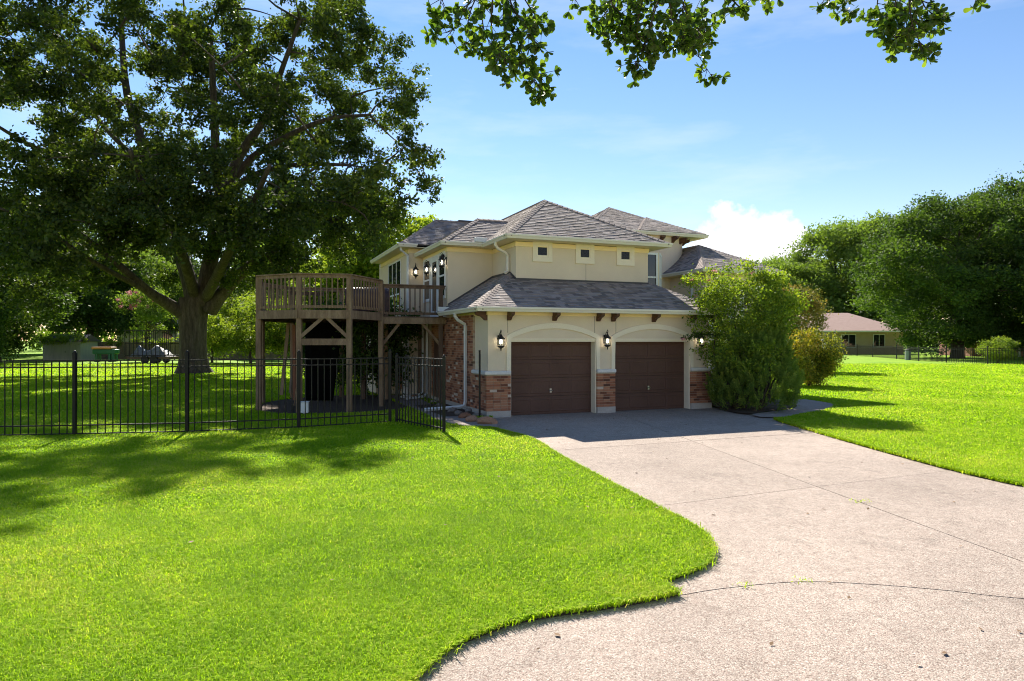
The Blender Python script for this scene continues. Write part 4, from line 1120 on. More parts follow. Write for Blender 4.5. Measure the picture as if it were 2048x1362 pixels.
for k, (x, y, s, lb) in enumerate(((-5.5, 25.6, 1.15, 'dark glossy shrub growing under the deck by the grey wall'), (-6.6, 30.5, 1.1, 'dark shrub behind the hanging sheet under the deck'), (-9.3, 34, 1.0, 'dark rounded shrub behind the deck posts on the lawn'), (-46.5, 59, 2.0, 'dark shrub at the photo edge in front of the shed'), (-49.5, 66, 1.9, 'dark shrub just before the shed wall'))):
    place_tree(SH_A, 'garden_shrub', lb, 'shrub', x, y, k * 2.1, s, s * 1.15, 'dark garden shrubs')
# the far wood that closes the horizon
wr = np.random.default_rng(77); nw = 520
wa = wr.uniform(-1.25, 1.25, nw); wd = wr.uniform(150, 190, nw); wh = wr.uniform(.5, 1, nw) * (9 + 3 * np.sin(wa * 17) + 2 * np.sin(wa * 41))
wc_ = np.stack([np.sin(wa) * wd, np.cos(wa) * wd, wr.random(nw) ** .7 * wh], 1)
wo = inst(crown_mesh('far_wood', wc_, wr.uniform(2.2, 3.8, nw), 150, 78, 1.0, LEAF_MID), 'woods', None, (0, 0, 0))
tag(wo, 'distant green wood closing the horizon behind the gardens', 'wood', kind='stuff')
# right side trees
GR = 'trees by the neighbouring gardens'
place_tree(TM_O, 'oak_tree', 'broad dark oak with low hanging skirts behind the far fence', 'tree', 53.5, 82, .5, .98, .9, GR)
place_tree(TM_O, 'oak_tree', 'tallest dark oak at the photo edge over the second neighbour house', 'tree', 68.5, 80, 2.6, 1.0, 1.17, GR)
place_tree(TM_O, 'oak_tree', 'dark oak hanging down beside the brick gate pillar', 'tree', 60.5, 70, 4.6, .62, .62, GR)
place_tree(TM_O, 'oak_tree', 'tall dark oak between the broad oak and the tallest oak', 'tree', 64, 90, 3.7, .78, 1.04, GR)
place_tree(TM_P, 'leafy_tree', 'rounded mid green tree behind the pink roofed house', 'tree', 76, 156, 1.0, 1.5, 1.5, GR)
place_tree(TM_P, 'leafy_tree', 'lower green tree between the house gable and the pink roof', 'tree', 62, 152, 3.0, 1.2, 1.0, GR)
place_tree(TM_P, 'leafy_tree', 'lighter green tree behind the oak skirts', 'tree', 88, 150, 5.0, 1.5, 1.55, GR)
place_tree(TM_P, 'leafy_tree', 'far low green tree beside the white cloud', 'tree', 69, 168, 2.0, 1.3, 1.15, GR)
RUST = tree_meshes(121, 6, 4.0, (2.5, 2.3, 2.1), .12, 60, 240, .17, LEAF_RUST, clump_r=.6, zmin=1.0, split=.25, nl=16)
place_tree(RUST, 'crepe_myrtle', 'rust tinged crepe myrtle beyond the juniper beside the pink roof', 'tree', 19.4, 48, 0, .95, .98)
NAND = tree_meshes(122, 2.4, 1.25, (1.5, 1.4, 1.2), .05, 80, 300, .11, LEAF_NAND, clump_r=.40, zmin=.12, split=.12, nl=16)
place_tree(NAND, 'nandina_shrub', 'yellow and orange tinged shrub on the lawn beyond the path', 'shrub', 13.75, 31.6, 0, .92, 1.0)
SM = tree_meshes(124, 2.2, 1.2, (1.0, .9, 1.0), .04, 30, 220, .10, LEAF_MYRTLE, clump_r=.36, zmin=.12, split=.12, nl=10)
place_tree(SM, 'garden_shrub', 'light green shrub peeping between the garage pier and the juniper', 'shrub', 7.7, 24.0, 0, 1.0, 1.1)

# crepe myrtle beside the garage
def myrtle():
    rs = np.random.default_rng(31); base = Vector((7.15, 21.5, 0)); root = empty('crepe_myrtle', base)
    tag(root, 'flowering light green crepe myrtle arching over the garage corner', 'tree')
    cs = ell_points(85, (.15, 0, 3.1), (1.55, 1.4, 1.25), rs, 1.3, .4)
    ex = [px(x, y, Y) - base for x, y, Y in ((1375, 560, 21.0), (1400, 555, 21.2), (1425, 545, 21.3), (1460, 535, 21.4), (1500, 535, 21.5), (1540, 560, 21.6), (1400, 600, 21), (1430, 590, 21), (1390, 635, 20.9), (1400, 660, 20.8), (1560, 620, 21.8), (1420, 700, 21.3), (1440, 720, 21.6), (1450, 650, 20.5), (1490, 645, 20.4), (1525, 650, 20.5), (1555, 660, 20.8), (1470, 680, 20.2), (1505, 690, 20.1), (1540, 700, 20.2), (1450, 710, 20.1), (1485, 725, 19.95), (1525, 735, 19.95), (1560, 720, 20.5))]
    cs = np.concatenate([cs, np.array([tuple(e) for e in ex])])
    rr = rs.uniform(.24, .48, len(cs)); me = crown_mesh('crown', cs, rr, 260, 32, .09, LEAF_MYRTLE, twigs=10, spread=.34)
    mb = MB()
    stems = []
    for k in range(6):
        a = k * 1.05; p = limb(mb, (math.cos(a) * .15, math.sin(a) * .15, 0), (math.cos(a) * .75, math.sin(a) * .7, 2.7), .045, .02, rs, .05, 6, 6); stems += p[3:]
    sn = np.array([tuple(s) for s in stems])
    for c in cs: k = np.argmin(np.linalg.norm(sn - c, axis=1)); limb(mb, stems[k], c, .012, .004, rs, .10, 3, 4)
    # long spray with a blossom in front of the second door
    sp = [px(1440, 670, 21.0) - base, px(1410, 668, 20.8) - base, px(1385, 672, 20.6) - base, px(1368, 678, 20.5) - base]
    mb.tube(catmull([tuple(p) for p in sp], 4), [.012] * 4 + [.01] * 5 + [.006] * 4, 5)
    mb.build('trunk', BARKD, root, True)
    inst(me, 'crown', root, (0, 0, 0))
    sc2 = np.array([tuple(p) for p in catmull([tuple(q) for q in sp], 5)[:-2]]); me = crown_mesh('spray', sc2, np.full(len(sc2), .12), 34, 33, .075, LEAF_DARK, twigs=5)
    inst(me, 'crown', root, (0, 0, 0))
    for k, (x, y, Y, r) in enumerate(((1366, 679, 20.5, .07), (1428, 543, 21.0, .07), (1417, 560, 20.9, .06), (1383, 560, 20.8, .05), (1505, 545, 21, .05), (1392, 592, 20.8, .05), (1560, 605, 21.4, .05))):
        p = px(x, y, Y) - base; me = crown_mesh('blossom', [tuple(p)], [r], 70, 60 + k, .035, BLOSSOM, twigs=6, spread=.45); inst(me, 'blossom', root, (0, 0, 0))
myrtle()

# juniper: upright sprays of fine needles
def juniper(x, y, H, R, seed, label, mat=LEAF_JUN, n=420, per=95):
    rs = np.random.default_rng(seed); root = empty('juniper_shrub', (x, y, 0)); tag(root, label, 'shrub')
    cs, dr, tn = [], [], []
    for k in range(n):
        a = rs.random() * 2 * math.pi; h = rs.random() ** .8; prof = (math.sin(min(1, h * 1.15 + .18) * math.pi * .92) * .45 + .62) if h < .9 else .55
        rad = R * prof * (.55 + .45 * rs.random() ** .4); o = np.array([math.cos(a) * rad, math.sin(a) * rad, .08 + h * H * .9])
        d = np.array([math.cos(a) * .45, math.sin(a) * .45, 1.0]); d += rs.normal(size=3) * .22; d /= np.linalg.norm(d); L_ = rs.uniform(.22, .5)
        t = rs.random(per); p = o + d * (t * L_)[:, None] + rs.normal(size=(per, 3)) * (.055 * (1.15 - t))[:, None]
        cs.append(p); dr.append(np.repeat(d[None], per, 0)); tn.append(np.clip(rs.uniform(.0, .5) + t * .45 + rs.uniform(-.1, .1, per), 0, 1))
    cs = np.concatenate(cs); rs2 = np.random.default_rng(seed + 1)
    v, f = leaf_quads(cs, rs2.uniform(.05, .10, len(cs)), rs2, 0, .32, np.concatenate(dr))
    inst(mesh_np('crown', v, f, mat, np.concatenate(tn)), 'crown', root, (0, 0, 0))
    mb = MB()
    for k in range(9):
        a = k * .7; limb(mb, (0, 0, 0), (math.cos(a) * R * .6, math.sin(a) * R * .6, H * .75), .05, .015, rs, .06, 5, 6)
    mb.build('trunk', BARKD, root, True)
juniper(7.55, 20.75, 2.35, 1.05, 71, 'dense dark green juniper rounded over the driveway edge')
juniper(6.95, 21.15, 1.6, .75, 72, 'lower dark juniper clump against the garage pier', n=220)
juniper(8.0, 22.1, 2.3, .85, 73, 'taller grey green juniper behind the driveway juniper', n=260)

# ------------------------------------------------------------------ overhanging branches near the camera
def overhang():
    rs = np.random.default_rng(5); R_ = random.Random(5); base = Vector((2.6, -4.5, 0))
    root = empty('overhanging_oak', base); tag(root, 'oak branches with rounded glossy leaves hanging in from above', 'tree')
    tr = MB(); tr.tube([(0, 0, -.1), (0, 0, .6), (.1, .1, 3), (.1, .4, 6.0), (0, .8, 8.5)], [.62, .46, .40, .34, .22], 14); tr.build('trunk', BARK, root, True)
    # leaf shape: obovate, folded a little along the midrib
    o2 = [(0, 0), (.10, .10), (.17, .32), (.27, .60), (.29, .80), (.20, .95), (0, 1.0)]
    def leaf_verts():
        cup = R_.uniform(.05, .22)
        vs = [(0, y, -.10 * math.sin(y * 2.4) * 1) for x, y in o2]
        vs += [(x, y, cup * x - .10 * math.sin(y * 2.4)) for x, y in o2[1:-1]] + [(-x, y, cup * x - .10 * math.sin(y * 2.4)) for x, y in o2[1:-1]]
        fs = []
        n = 7
        Rr = [0] + [7 + i for i in range(5)] + [6]; Lr = [0] + [12 + i for i in range(5)] + [6]
        for i in range(6):
            a = [i, Rr[i], Rr[i + 1], i + 1]; b = [i, i + 1, Lr[i + 1], Lr[i]]
            fs += [tuple(dict.fromkeys(a)), tuple(dict.fromkeys(b))]
        return vs, [f for f in fs if len(f) > 2]
    variants = []
    for k in range(12):
        vs, fs = leaf_verts(); m_ = MB(); m_.add(vs, fs, (k + .5) / 12); variants.append((m_.mesh('leaf', LEAF_NEAR, True), vs, fs))
    # hanging sprigs: (pixel list of a twig from above the frame to its tip, depth)
    tw = [([(1000, -260), (1005, -60), (1020, 40), (1050, 120), (1085, 185)], 6.4, 30), ([(1000, -200), (960, -40), (930, 20), (905, 60), (868, 68)], 6.6, 22),
          ([(1010, -150), (985, 0), (985, 70), (1000, 110), (1030, 150)], 6.2, 26), ([(1015, -100), (950, 0), (935, 60), (945, 95)], 6.5, 18), ([(1000, -120), (1020, 0), (1050, 50), (1078, 95)], 6.3, 22),
          ([(1005, -120), (1040, -20), (1070, 30), (1085, 60)], 6.6, 16), ([(1000, -100), (965, 30), (985, 95), (1010, 115)], 6.7, 18), ([(1000, -140), (900, -40), (880, 10), (872, 30)], 6.4, 12), ([(1010, -60), (1010, 60), (1060, 130), (1080, 150)], 6.5, 18),
          ([(1150, -160), (1150, -40), (1150, 8)], 6.2, 4),
          ([(1330, -260), (1330, -60), (1310, 20), (1290, 90), (1268, 132)], 6.5, 24), ([(1330, -220), (1370, -40), (1365, 30), (1385, 90), (1425, 155)], 6.3, 30), ([(1320, -160), (1260, -30), (1215, 20), (1205, 45)], 6.6, 20),
          ([(1320, -150), (1280, -10), (1250, 50), (1235, 72)], 6.4, 22), ([(1330, -150), (1310, 0), (1305, 60), (1330, 70)], 6.6, 22), ([(1340, -130), (1400, -20), (1405, 40), (1415, 62)], 6.5, 18), ([(1350, -120), (1430, -30), (1470, 5), (1480, 18)], 6.4, 14), ([(1350, -130), (1470, -50), (1520, -10), (1532, 8)], 6.5, 10),
          ([(1330, -100), (1340, 10), (1350, 50), (1370, 80)], 6.2, 24), ([(1300, -100), (1225, -10), (1240, 30), (1255, 50)], 6.3, 18), ([(1320, -120), (1280, 20), (1275, 80), (1300, 95)], 6.4, 18), ([(1340, -90), (1375, 30), (1395, 60), (1408, 75)], 6.6, 16),
          ([(1800, -240), (1800, -60), (1800, 10), (1800, 60), (1790, 95)], 6.4, 26), ([(1790, -200), (1730, -60), (1690, 0), (1685, 22)], 6.5, 14), ([(1700, -140), (1660, -40), (1645, 8)], 6.4, 7), ([(1800, -160), (1760, -20), (1755, 20), (1765, 48)], 6.6, 20), ([(1810, -150), (1840, -10), (1860, 25), (1878, 35)], 6.5, 18), ([(1810, -150), (1820, 20), (1835, 75), (1848, 95)], 6.3, 22), ([(1800, -130), (1790, 10), (1775, 40), (1795, 70)], 6.4, 20), ([(1900, -180), (1935, -60), (1955, -2)], 6.4, 5), ([(1820, -120), (1830, 0), (1845, 40), (1860, 60)], 6.7, 16)]
    # main limbs from the trunk out over the view
    hubs = {}
    for key, hx in (('a', 1000), ('b', 1330), ('c', 1800)):
        end = px(hx, -300, 6.5); pts = catmull([(2.7, -4.2, 6.2), (2.7 * .5 + end.x * .5, 0, 7.6), (end.x, 4.6, 7.4), tuple(end)], 6)
        m_ = MB(); m_.tube([Vector(p) - base for p in pts], [.16 - .13 * i / (len(pts) - 1) for i in range(len(pts))], 8); m_.build('limb', BARK, root, True); hubs[hx] = Vector(pts[-1])
    leaves = []
    tm_ = MB()
    for pl, Y, nlv in tw:
        Y0 = Y + R_.uniform(-.3, .3)
        hx = min(hubs, key=lambda h: abs(h - pl[0][0]))
        pp = [hubs[hx]] + [px(x, y, Y0 + .12 * i * R_.uniform(-1, 1)) for i, (x, y) in enumerate(pl)]
        pp = [Vector(p) for p in catmull([tuple(p) for p in pp], 6)]; k = len(pp)
        tm_.tube([p - base for p in pp], [.012 - .0095 * i / (k - 1) for i in range(k)], 5)
        first = 8
        # rosettes of leaves at the twig end and along side shoots
        nr = max(3, int(nlv * 1.35))
        for j in range(nr):
            i = k - 1 if j == 0 else int(first + (k - 1 - first) * R_.random() ** .75); p = pp[min(i, k - 1)]
            d0 = (pp[min(i, k - 1)] - pp[max(min(i, k - 1) - 2, 0)]).normalized()
            ax = d0.copy()
            if j:
                ax = (d0 * .5 + Vector((R_.uniform(-1, 1), R_.uniform(-.8, .8), R_.uniform(-.9, .5)))).normalized()
                q = p + ax * R_.uniform(.05, .17); tm_.tube([p - base, q - base], [.004, .0025], 4); p = q
            for _ in range(R_.randint(7, 10)):
                s_ = ax.orthogonal().normalized(); s_.rotate(Matrix.Rotation(R_.uniform(0, 6.28), 3, ax)); d = (ax * R_.uniform(.15, .9) + s_ * R_.uniform(.5, 1.0) + Vector((0, 0, -.15))).normalized()
                nrm = Vector((R_.gauss(0, .5), R_.gauss(0, .6), R_.uniform(.2, 1))); nrm = (nrm - d * nrm.dot(d))
                if nrm.length < .05: continue
                nrm.normalize(); xx = d.cross(nrm).normalized()
                leaves.append((p - base, xx, d, nrm, R_.uniform(.046, .088)))
    tag(tm_.build('twigs', BARKD, root, True), kind='stuff')
    R_.shuffle(leaves); rest = MB()
    for k, (p, xx, d, nrm, s) in enumerate(leaves):
        mt = Matrix((xx, d, nrm)).transposed()
        v = R_.randrange(12)
        if k < 300:
            o = bpy.data.objects.new('leaf', variants[v][0]); o.matrix_local = Matrix.Translation(p) @ mt.to_4x4() @ Matrix.Scale(s, 4); link(o, root)
        else: rest.add([p + mt @ (Vector(q) * s) for q in variants[v][1]], variants[v][2], (v + .5) / 12)
    tag(rest.build('leaves', LEAF_NEAR, root, True), kind='stuff')
overhang()

# ------------------------------------------------------------------ left background: shed, neighbour house, fence, slide, trailer
PALE = M('shaded_shed_paint', [(.24, .26, .25), (.31, .33, .31)], .8, scale=2, stretch=(3, 3, .4), fine=.1)  # shed tone set darker: the shade on it is put into the colour
PALEH = M('pale_siding', [(.50, .52, .46), (.58, .60, .54)], .8, scale=1)
GREYR = M('grey_roofing', [(.30, .31, .33), (.38, .39, .41)], .8, scale=2, fine=.12)
DARKR = M('dark_roofing', [(.06, .055, .06), (.09, .085, .085)], .9, scale=3, fine=.2)
PINKR = M('rose_brown_shingle', [(.28, .185, .155), (.34, .235, .20)], .9, scale=2, stretch=(1, 1, 4), fine=.18)
TAN = M('tan_siding', [(.40, .31, .20), (.46, .37, .25)], .85, scale=1.5, fine=.06)
REDBR = M('faded_red_brick', [(.23, .10, .07), (.30, .15, .11)], .9, scale=6, stretch=(1, 1, 3), fine=.25)

shed = empty('garden_shed', (-46.5, 70.5, 0), -.10); tag(shed, 'pale wooden garden shed under vines beside the green slide', 'shed')
for k in range(14): MB().box(-2.1 + k * .3, -2.1 + k * .3 + .285, -.02, .02, .05, 2.05).build('plank', PALE, shed)
MB().box(-2.08, 2.08, .03, 2.5, .05, 2.0).build('wall', PALE, shed)
MB().add([(-2.3, -.3, 2.02), (2.3, -.3, 2.02), (2.3, 2.8, 2.02), (-2.3, 2.8, 2.02), (-2.3, 1.25, 2.75), (2.3, 1.25, 2.75)], [(0, 1, 5, 4), (2, 3, 4, 5), (0, 4, 3), (1, 2, 5), (0, 3, 2, 1)]).build('roof', DARKR, shed)
MB().box(-.62, .62, -.06, -.022, .08, 1.9).build('door', PALE, shed); MB().box(.4, .48, -.08, -.062, .9, 1.0).build('latch', IRON, shed)
nh = empty('neighbour_house', (-45, 92, 0), .05); tag(nh, 'pale neighbour house with flat grey roof and brick chimney behind the plank fence', 'house')
MB().box(-8, 7, 0, 9, 0, 4.3).build('wall', PALEH, nh)
MB().add([(-9, -1, 4.3), (7.2, -1, 4.3), (7.2, 10, 4.3), (-9, 10, 4.3), (-7, 4.5, 6.3), (4.6, 4.5, 6.3)], [(0, 1, 5, 4), (1, 2, 5), (2, 3, 4, 5), (3, 0, 4), (3, 2, 1, 0)]).build('roof', GREYR, nh)
MB().box(-7, 0, 5, 6.5, 6.0, 7.2).build('roof', DARKR, nh); MB().box(-.6, 1.9, 5, 6.4, 5.5, 8.7).build('chimney', REDBR, nh)
for x in (-5, -2, 1, 4): w_ = MB().box(x, x + 1.4, -.06, -.01, 2.2, 3.9).build('window', WHITE, nh); MB().box(x + .1, x + 1.3, -.075, -.062, 2.3, 3.8).build('pane', GLASS, w_)
wf = empty('wooden_fence', (-50, 75.5, 0), .02); tag(wf, 'weathered plank privacy fence along the back of the lawn', 'fence')
pk = MB().box(-.065, .065, -.012, .012, .03, 1.0).mesh('plank', WOODG)
for k in range(150):
    inst(pk, 'plank', wf, (k * .30, RNG.uniform(-.01, .01), 0), RNG.uniform(-.03, .03), (2.2, 1, 2.0 + RNG.uniform(-.03, .03)))
for z in (.5, 1.6): MB().box(-.1, 45, .02, .07, z, z + .09).build('rail', WOODG, wf)
for k in range(19): MB().box(k * 2.5 - .05, k * 2.5 + .05, .072, .17, -.05, 1.9).build('post', WOODG, wf)
IVY = M('ivy', [(.03, .06, .015)], .6)
iv_rs = np.random.default_rng(9); ic = np.stack([iv_rs.uniform(0, 30, 90), iv_rs.normal(0, .15, 90), iv_rs.uniform(1.75, 2.35, 90)], 1)
io = inst(crown_mesh('ivy_hedge', ic, np.full(90, .38), 130, 10, .16, LEAF_MYRTLE, twigs=6), 'climbing_ivy', None, (-50, 75.4, 0), .02); tag(io, 'green ivy climbing over the top of the plank fence', 'ivy')
ic = np.stack([iv_rs.uniform(-2.2, 2.4, 46), iv_rs.uniform(-.5, 1.4, 46), 2.1 + iv_rs.uniform(-.15, .5, 46)], 1)
io = inst(crown_mesh('ivy_roof', ic, np.full(46, .36), 130, 20, .15, LEAF_MYRTLE, twigs=6), 'climbing_ivy', None, (-46.5, 70.5, 0), -.10); tag(io, 'green vines hanging over the shed roof', 'ivy')
GREENP = M('green_plastic', [(.010, .10, .065), (.016, .13, .085)], .4, scale=2)
ORANGEP = M('orange_plastic', [(.50, .20, .06), (.58, .26, .09)], .5, scale=2)
sl = empty('sandbox_table', (-41.2, 69.3, 0), .1); tag(sl, 'green plastic play table with orange top beside the shed', 'play table')
MB().prism([(-1.1, -.5), (1.1, -.5), (1.2, 0), (1.1, .5), (-1.1, .5), (-1.2, 0)], .75, 1.25).build('tub', GREENP, sl, bevel=.08)
MB().prism([(-1.2, -.52), (.75, -.52), (.8, .52), (-1.2, .52)], 1.25, 1.48).build('lid', ORANGEP, sl, bevel=.06)
for x in (-.8, .5, .85):
    for y_ in (-.35, .35): MB().tube([(x, y_, 0), (x * .95, y_, .76)], [.16, .13], 8).build('leg', GREENP, sl)
tl = empty('cage_trailer', (-33.9, 64.0, 0), -.06); tag(tl, 'black framed cage trailer with a grey tarped load near the big trunk', 'trailer')
bx0, bx1, by0, by1, zt = -1.9, 2.3, -.9, .9, 3.05
MB().box(bx0 + .1, bx1, by0, by1, .42, .62).build('bed', WOODD, tl)
for x in np.arange(bx0, bx1 + .01, .42):
    for y_ in (by0, by1): MB().beam((x, y_, .6), (x, y_, zt), .05, .05).build('upright', IRON, tl)
for z in (.75, 1.85, zt):
    for y_ in (by0, by1): MB().beam((bx0, y_, z), (bx1, y_, z), .06, .06).build('rail', IRON, tl)
    for x in (bx0, bx1): MB().beam((x, by0, z), (x, by1, z), .06, .06).build('rail', IRON, tl)
for x in np.arange(bx0, bx1, .8): MB().beam((x, by0, zt), (x, by1, zt), .05, .05).build('crossbar', IRON, tl)
for x in (.1, .95):
    for y_ in (by0 - .12, by1 + .12): MB().tube([(x, y_ - .09, .36), (x, y_ + .09, .36)], .36, 16).build('wheel', IRON, tl)
LOAD = M('grey_tarp', [(.09, .09, .10), (.16, .16, .175), (.24, .24, .25)], .5, scale=3, bump=(6, 1, .1))
ld = MB(); nx = 14; ny = 6
for j in range(ny + 1):
    for i in range(nx + 1):
        x = bx0 + .3 + (bx1 - bx0 - .5) * i / nx; y_ = by0 + .1 + (by1 - by0 - .2) * j / ny
        ex = min(i, nx - i, 2) / 2 * min(j, ny - j, 1.5) / 1.5; ld.v.append((x, y_, .63 + ex * (.75 + .22 * math.sin(i * .9) + .12 * math.sin(j * 2 + i))))
for j in range(ny):
    for i in range(nx): b = j * (nx + 1) + i; ld.f.append((b, b + 1, b + nx + 2, b + nx + 1)); ld.t.append(.5)
lo = ld.build('tarped_load', LOAD, None, True); lo.location = tl.location; lo.rotation_euler = (0, 0, -.06); tag(lo, 'crumpled grey tarp over the load inside the cage trailer', 'tarp')
PKT = tree_meshes(131, 5, 3.6, (2.0, 2.0, 1.7), .09, 40, 180, .17, LEAF_MID, clump_r=.55, zmin=1.2, split=.25, nl=12)
pt = place_tree(PKT, 'crepe_myrtle', 'pink flowering crepe myrtle in front of the brick chimney', 'tree', -37.5, 70, 0, 1.25, 1.45)
bc = ell_points(16, (-.4, -.8, 4.3), (1.6, .9, 1.1), iv_rs)
for k, c in enumerate(bc): inst(crown_mesh('blossom', [c], [.18], 46, 200 + k, .11, BLOSSOM, twigs=5), 'blossom', pt, (0, 0, 0))

# ------------------------------------------------------------------ right background: houses, far fence, small things
def plain_house(name, x, y, rz, w, d, wh, rh, ov, wallm, roofm, label, wins=()):
    r = empty(name, (x, y, 0), rz); tag(r, label, 'house')
    MB().box(0, w, 0, d, 0, wh).build('wall', wallm, r)
    a = min(w, d) / 2 * .9
    rf = MB().add([(-ov, -ov, wh), (w + ov, -ov, wh), (w + ov, d + ov, wh), (-ov, d + ov, wh), (a * .75, d / 2, wh + rh), (w - a * .75, d / 2, wh + rh)], [(0, 1, 5, 4), (1, 2, 5), (2, 3, 4, 5), (3, 0, 4), (3, 2, 1, 0)]).build('roof', roofm, r)
    MB().box(-ov, w + ov, -ov - .1, -ov - .002, wh - .18, wh + .05).build('gutter', WHITE, r)
    for (wx, wz, ww, wh_) in wins:
        q = MB().box(wx, wx + ww, -.07, -.01, wz, wz + wh_).build('window', WHITE, r)
        MB().box(wx + .1, wx + ww / 2 - .04, -.085, -.072, wz + .1, wz + wh_ - .1).build('pane', GLASS, q)
        MB().box(wx + ww / 2 + .04, wx + ww - .1, -.085, -.072, wz + .1, wz + wh_ - .1).build('pane', GLASS, q)
    return r
plain_house('neighbour_house', 43.4, 106, -.04, 17, 15, 3.6, 3.1, .9, TAN, PINKR, 'tan neighbour house with rose brown hip roof beyond the far fence', ((7.6, 1.0, 2.2, 2.1), (12.4, 1.1, 1.8, 2.0)))
n2 = plain_house('neighbour_house', 62, 92, -.12, 18, 9, 3.3, 2.0, .8, REDBR, GREYR, 'brick neighbour house with porch under the oaks', ((1, 1, 1.6, 1.6), (8, 1, 1.6, 1.6), (13, .9, 1.4, 1.7)))
MB().box(4, 12, -3.2, -.9, 3.0, 3.25).build('porch_roof', WHITE, n2)
for x in (4.2, 6.8, 9.3, 11.7): MB().box(x - .1, x + .1, -3.1, -2.9, 0, 3.0).build('porch_post', WHITE, n2)
iron_fence('iron_fence', [(47.2, 99, 0), (47.0, 93, 0), (46.5, 88, 0), (44.5, 79, 0), (42.3, 71, 0), (42.0, 66, 0), (42.5, 61, 0), (44.4, 58.2, 0), (48, 57, 0), (51.5, 56.2, 0)], 'long black iron picket fence along the far side of the lawn', h=1.45, posth=1.65, rails=(1.42, 1.25, .15), step=.22, pr=.014, postw=.08, caps=False)
ped = empty('utility_pedestal', (43.2, 74.5, 0)); tag(ped, 'grey green utility pedestal standing at the far lawn edge', 'pedestal')
MB().lathe([(.30, 0), (.30, .95), (.27, 1.05)], (0, 0, 0), 12).build('body', PALE, ped); MB().lathe([(.31, 1.05), (.31, 1.12), (.2, 1.2), (.02, 1.22)], (0, 0, 0), 12).build('cap', DARKR, ped)
ACM = M('ac_metal', [(.30, .31, .32), (.38, .39, .40)], .5, scale=2)
ac = empty('air_conditioner', (49.6, 103.5, 0)); tag(ac, 'grey outdoor air conditioner unit beside the tan house', 'air conditioner')
MB().box(-.9, .9, -.6, .6, .1, 1.25).build('cabinet', ACM, ac, bevel=.05)
for k in range(7): MB().box(-.82, .82, -.615, -.602, .25 + k * .13, .31 + k * .13).build('louver', IRON, ac)
MB().lathe([(.5, 1.25), (.5, 1.30), (.1, 1.33)], (0, 0, 0), 16).build('fan_grille', IRON, ac)
pil = empty('brick_pillar', (49.0, 62.0, 0)); tag(pil, 'square brick pillar standing behind the far fence', 'pillar')
for z in np.arange(0, 1.5, .25):
    for sx in (-1, 1):
        MB().box(-.45 if sx < 0 else .005, -.005 if sx < 0 else .45, -.45, .45, z + .01, z + .24).build('brick_course', REDBR, pil)
MB().box(-.5, .5, -.5, .5, 1.502, 1.6).build('cap', CONC_BASE, pil)
place_tree(SH_B, 'garden_shrub', 'bright green shrub behind the far fence beside the brick pillar', 'shrub', 45.2, 63.5, 0, .75, .62, 'shrubs along the back lawn')
sheet('path', [(44.5, 62.4), (60, 60.4), (60, 61.6), (44.5, 63.9)], .006, PATHC)
van = empty('parked_van', (25.7, 62.0, 0), .15); tag(van, 'white van roof showing just above the yellow shrub', 'van')
CARW = M('white_car_paint', [(.62, .64, .66), (.68, .70, .72)], .25, coat=.6)
vp = [(-2.4, .45), (-2.45, 1.0), (-2.3, 1.25), (-1.6, 2.1), (-1.2, 2.25), (2.2, 2.25), (2.4, 2.0), (2.45, .45)]
vb = MB(); k = len(vp); vb.add([(x, -.95, z) for x, z in vp] + [(x, .95, z) for x, z in vp], [tuple(range(k)), tuple(range(2 * k - 1, k - 1, -1))] + [(i, k + i, k + (i + 1) % k, (i + 1) % k) for i in range(k)]); vb.build('body', CARW, van, bevel=.08)
MB().box(-1.1, 1.9, -.975, -.952, 1.35, 1.95).build('side_window', GLASS, van)
for x in (-1.5, 1.5):
    for y_ in (-.85, .85): MB().tube([(x, y_ - .11, .36), (x, y_ + .11, .36)], .36, 18).build('wheel', IRON, van)

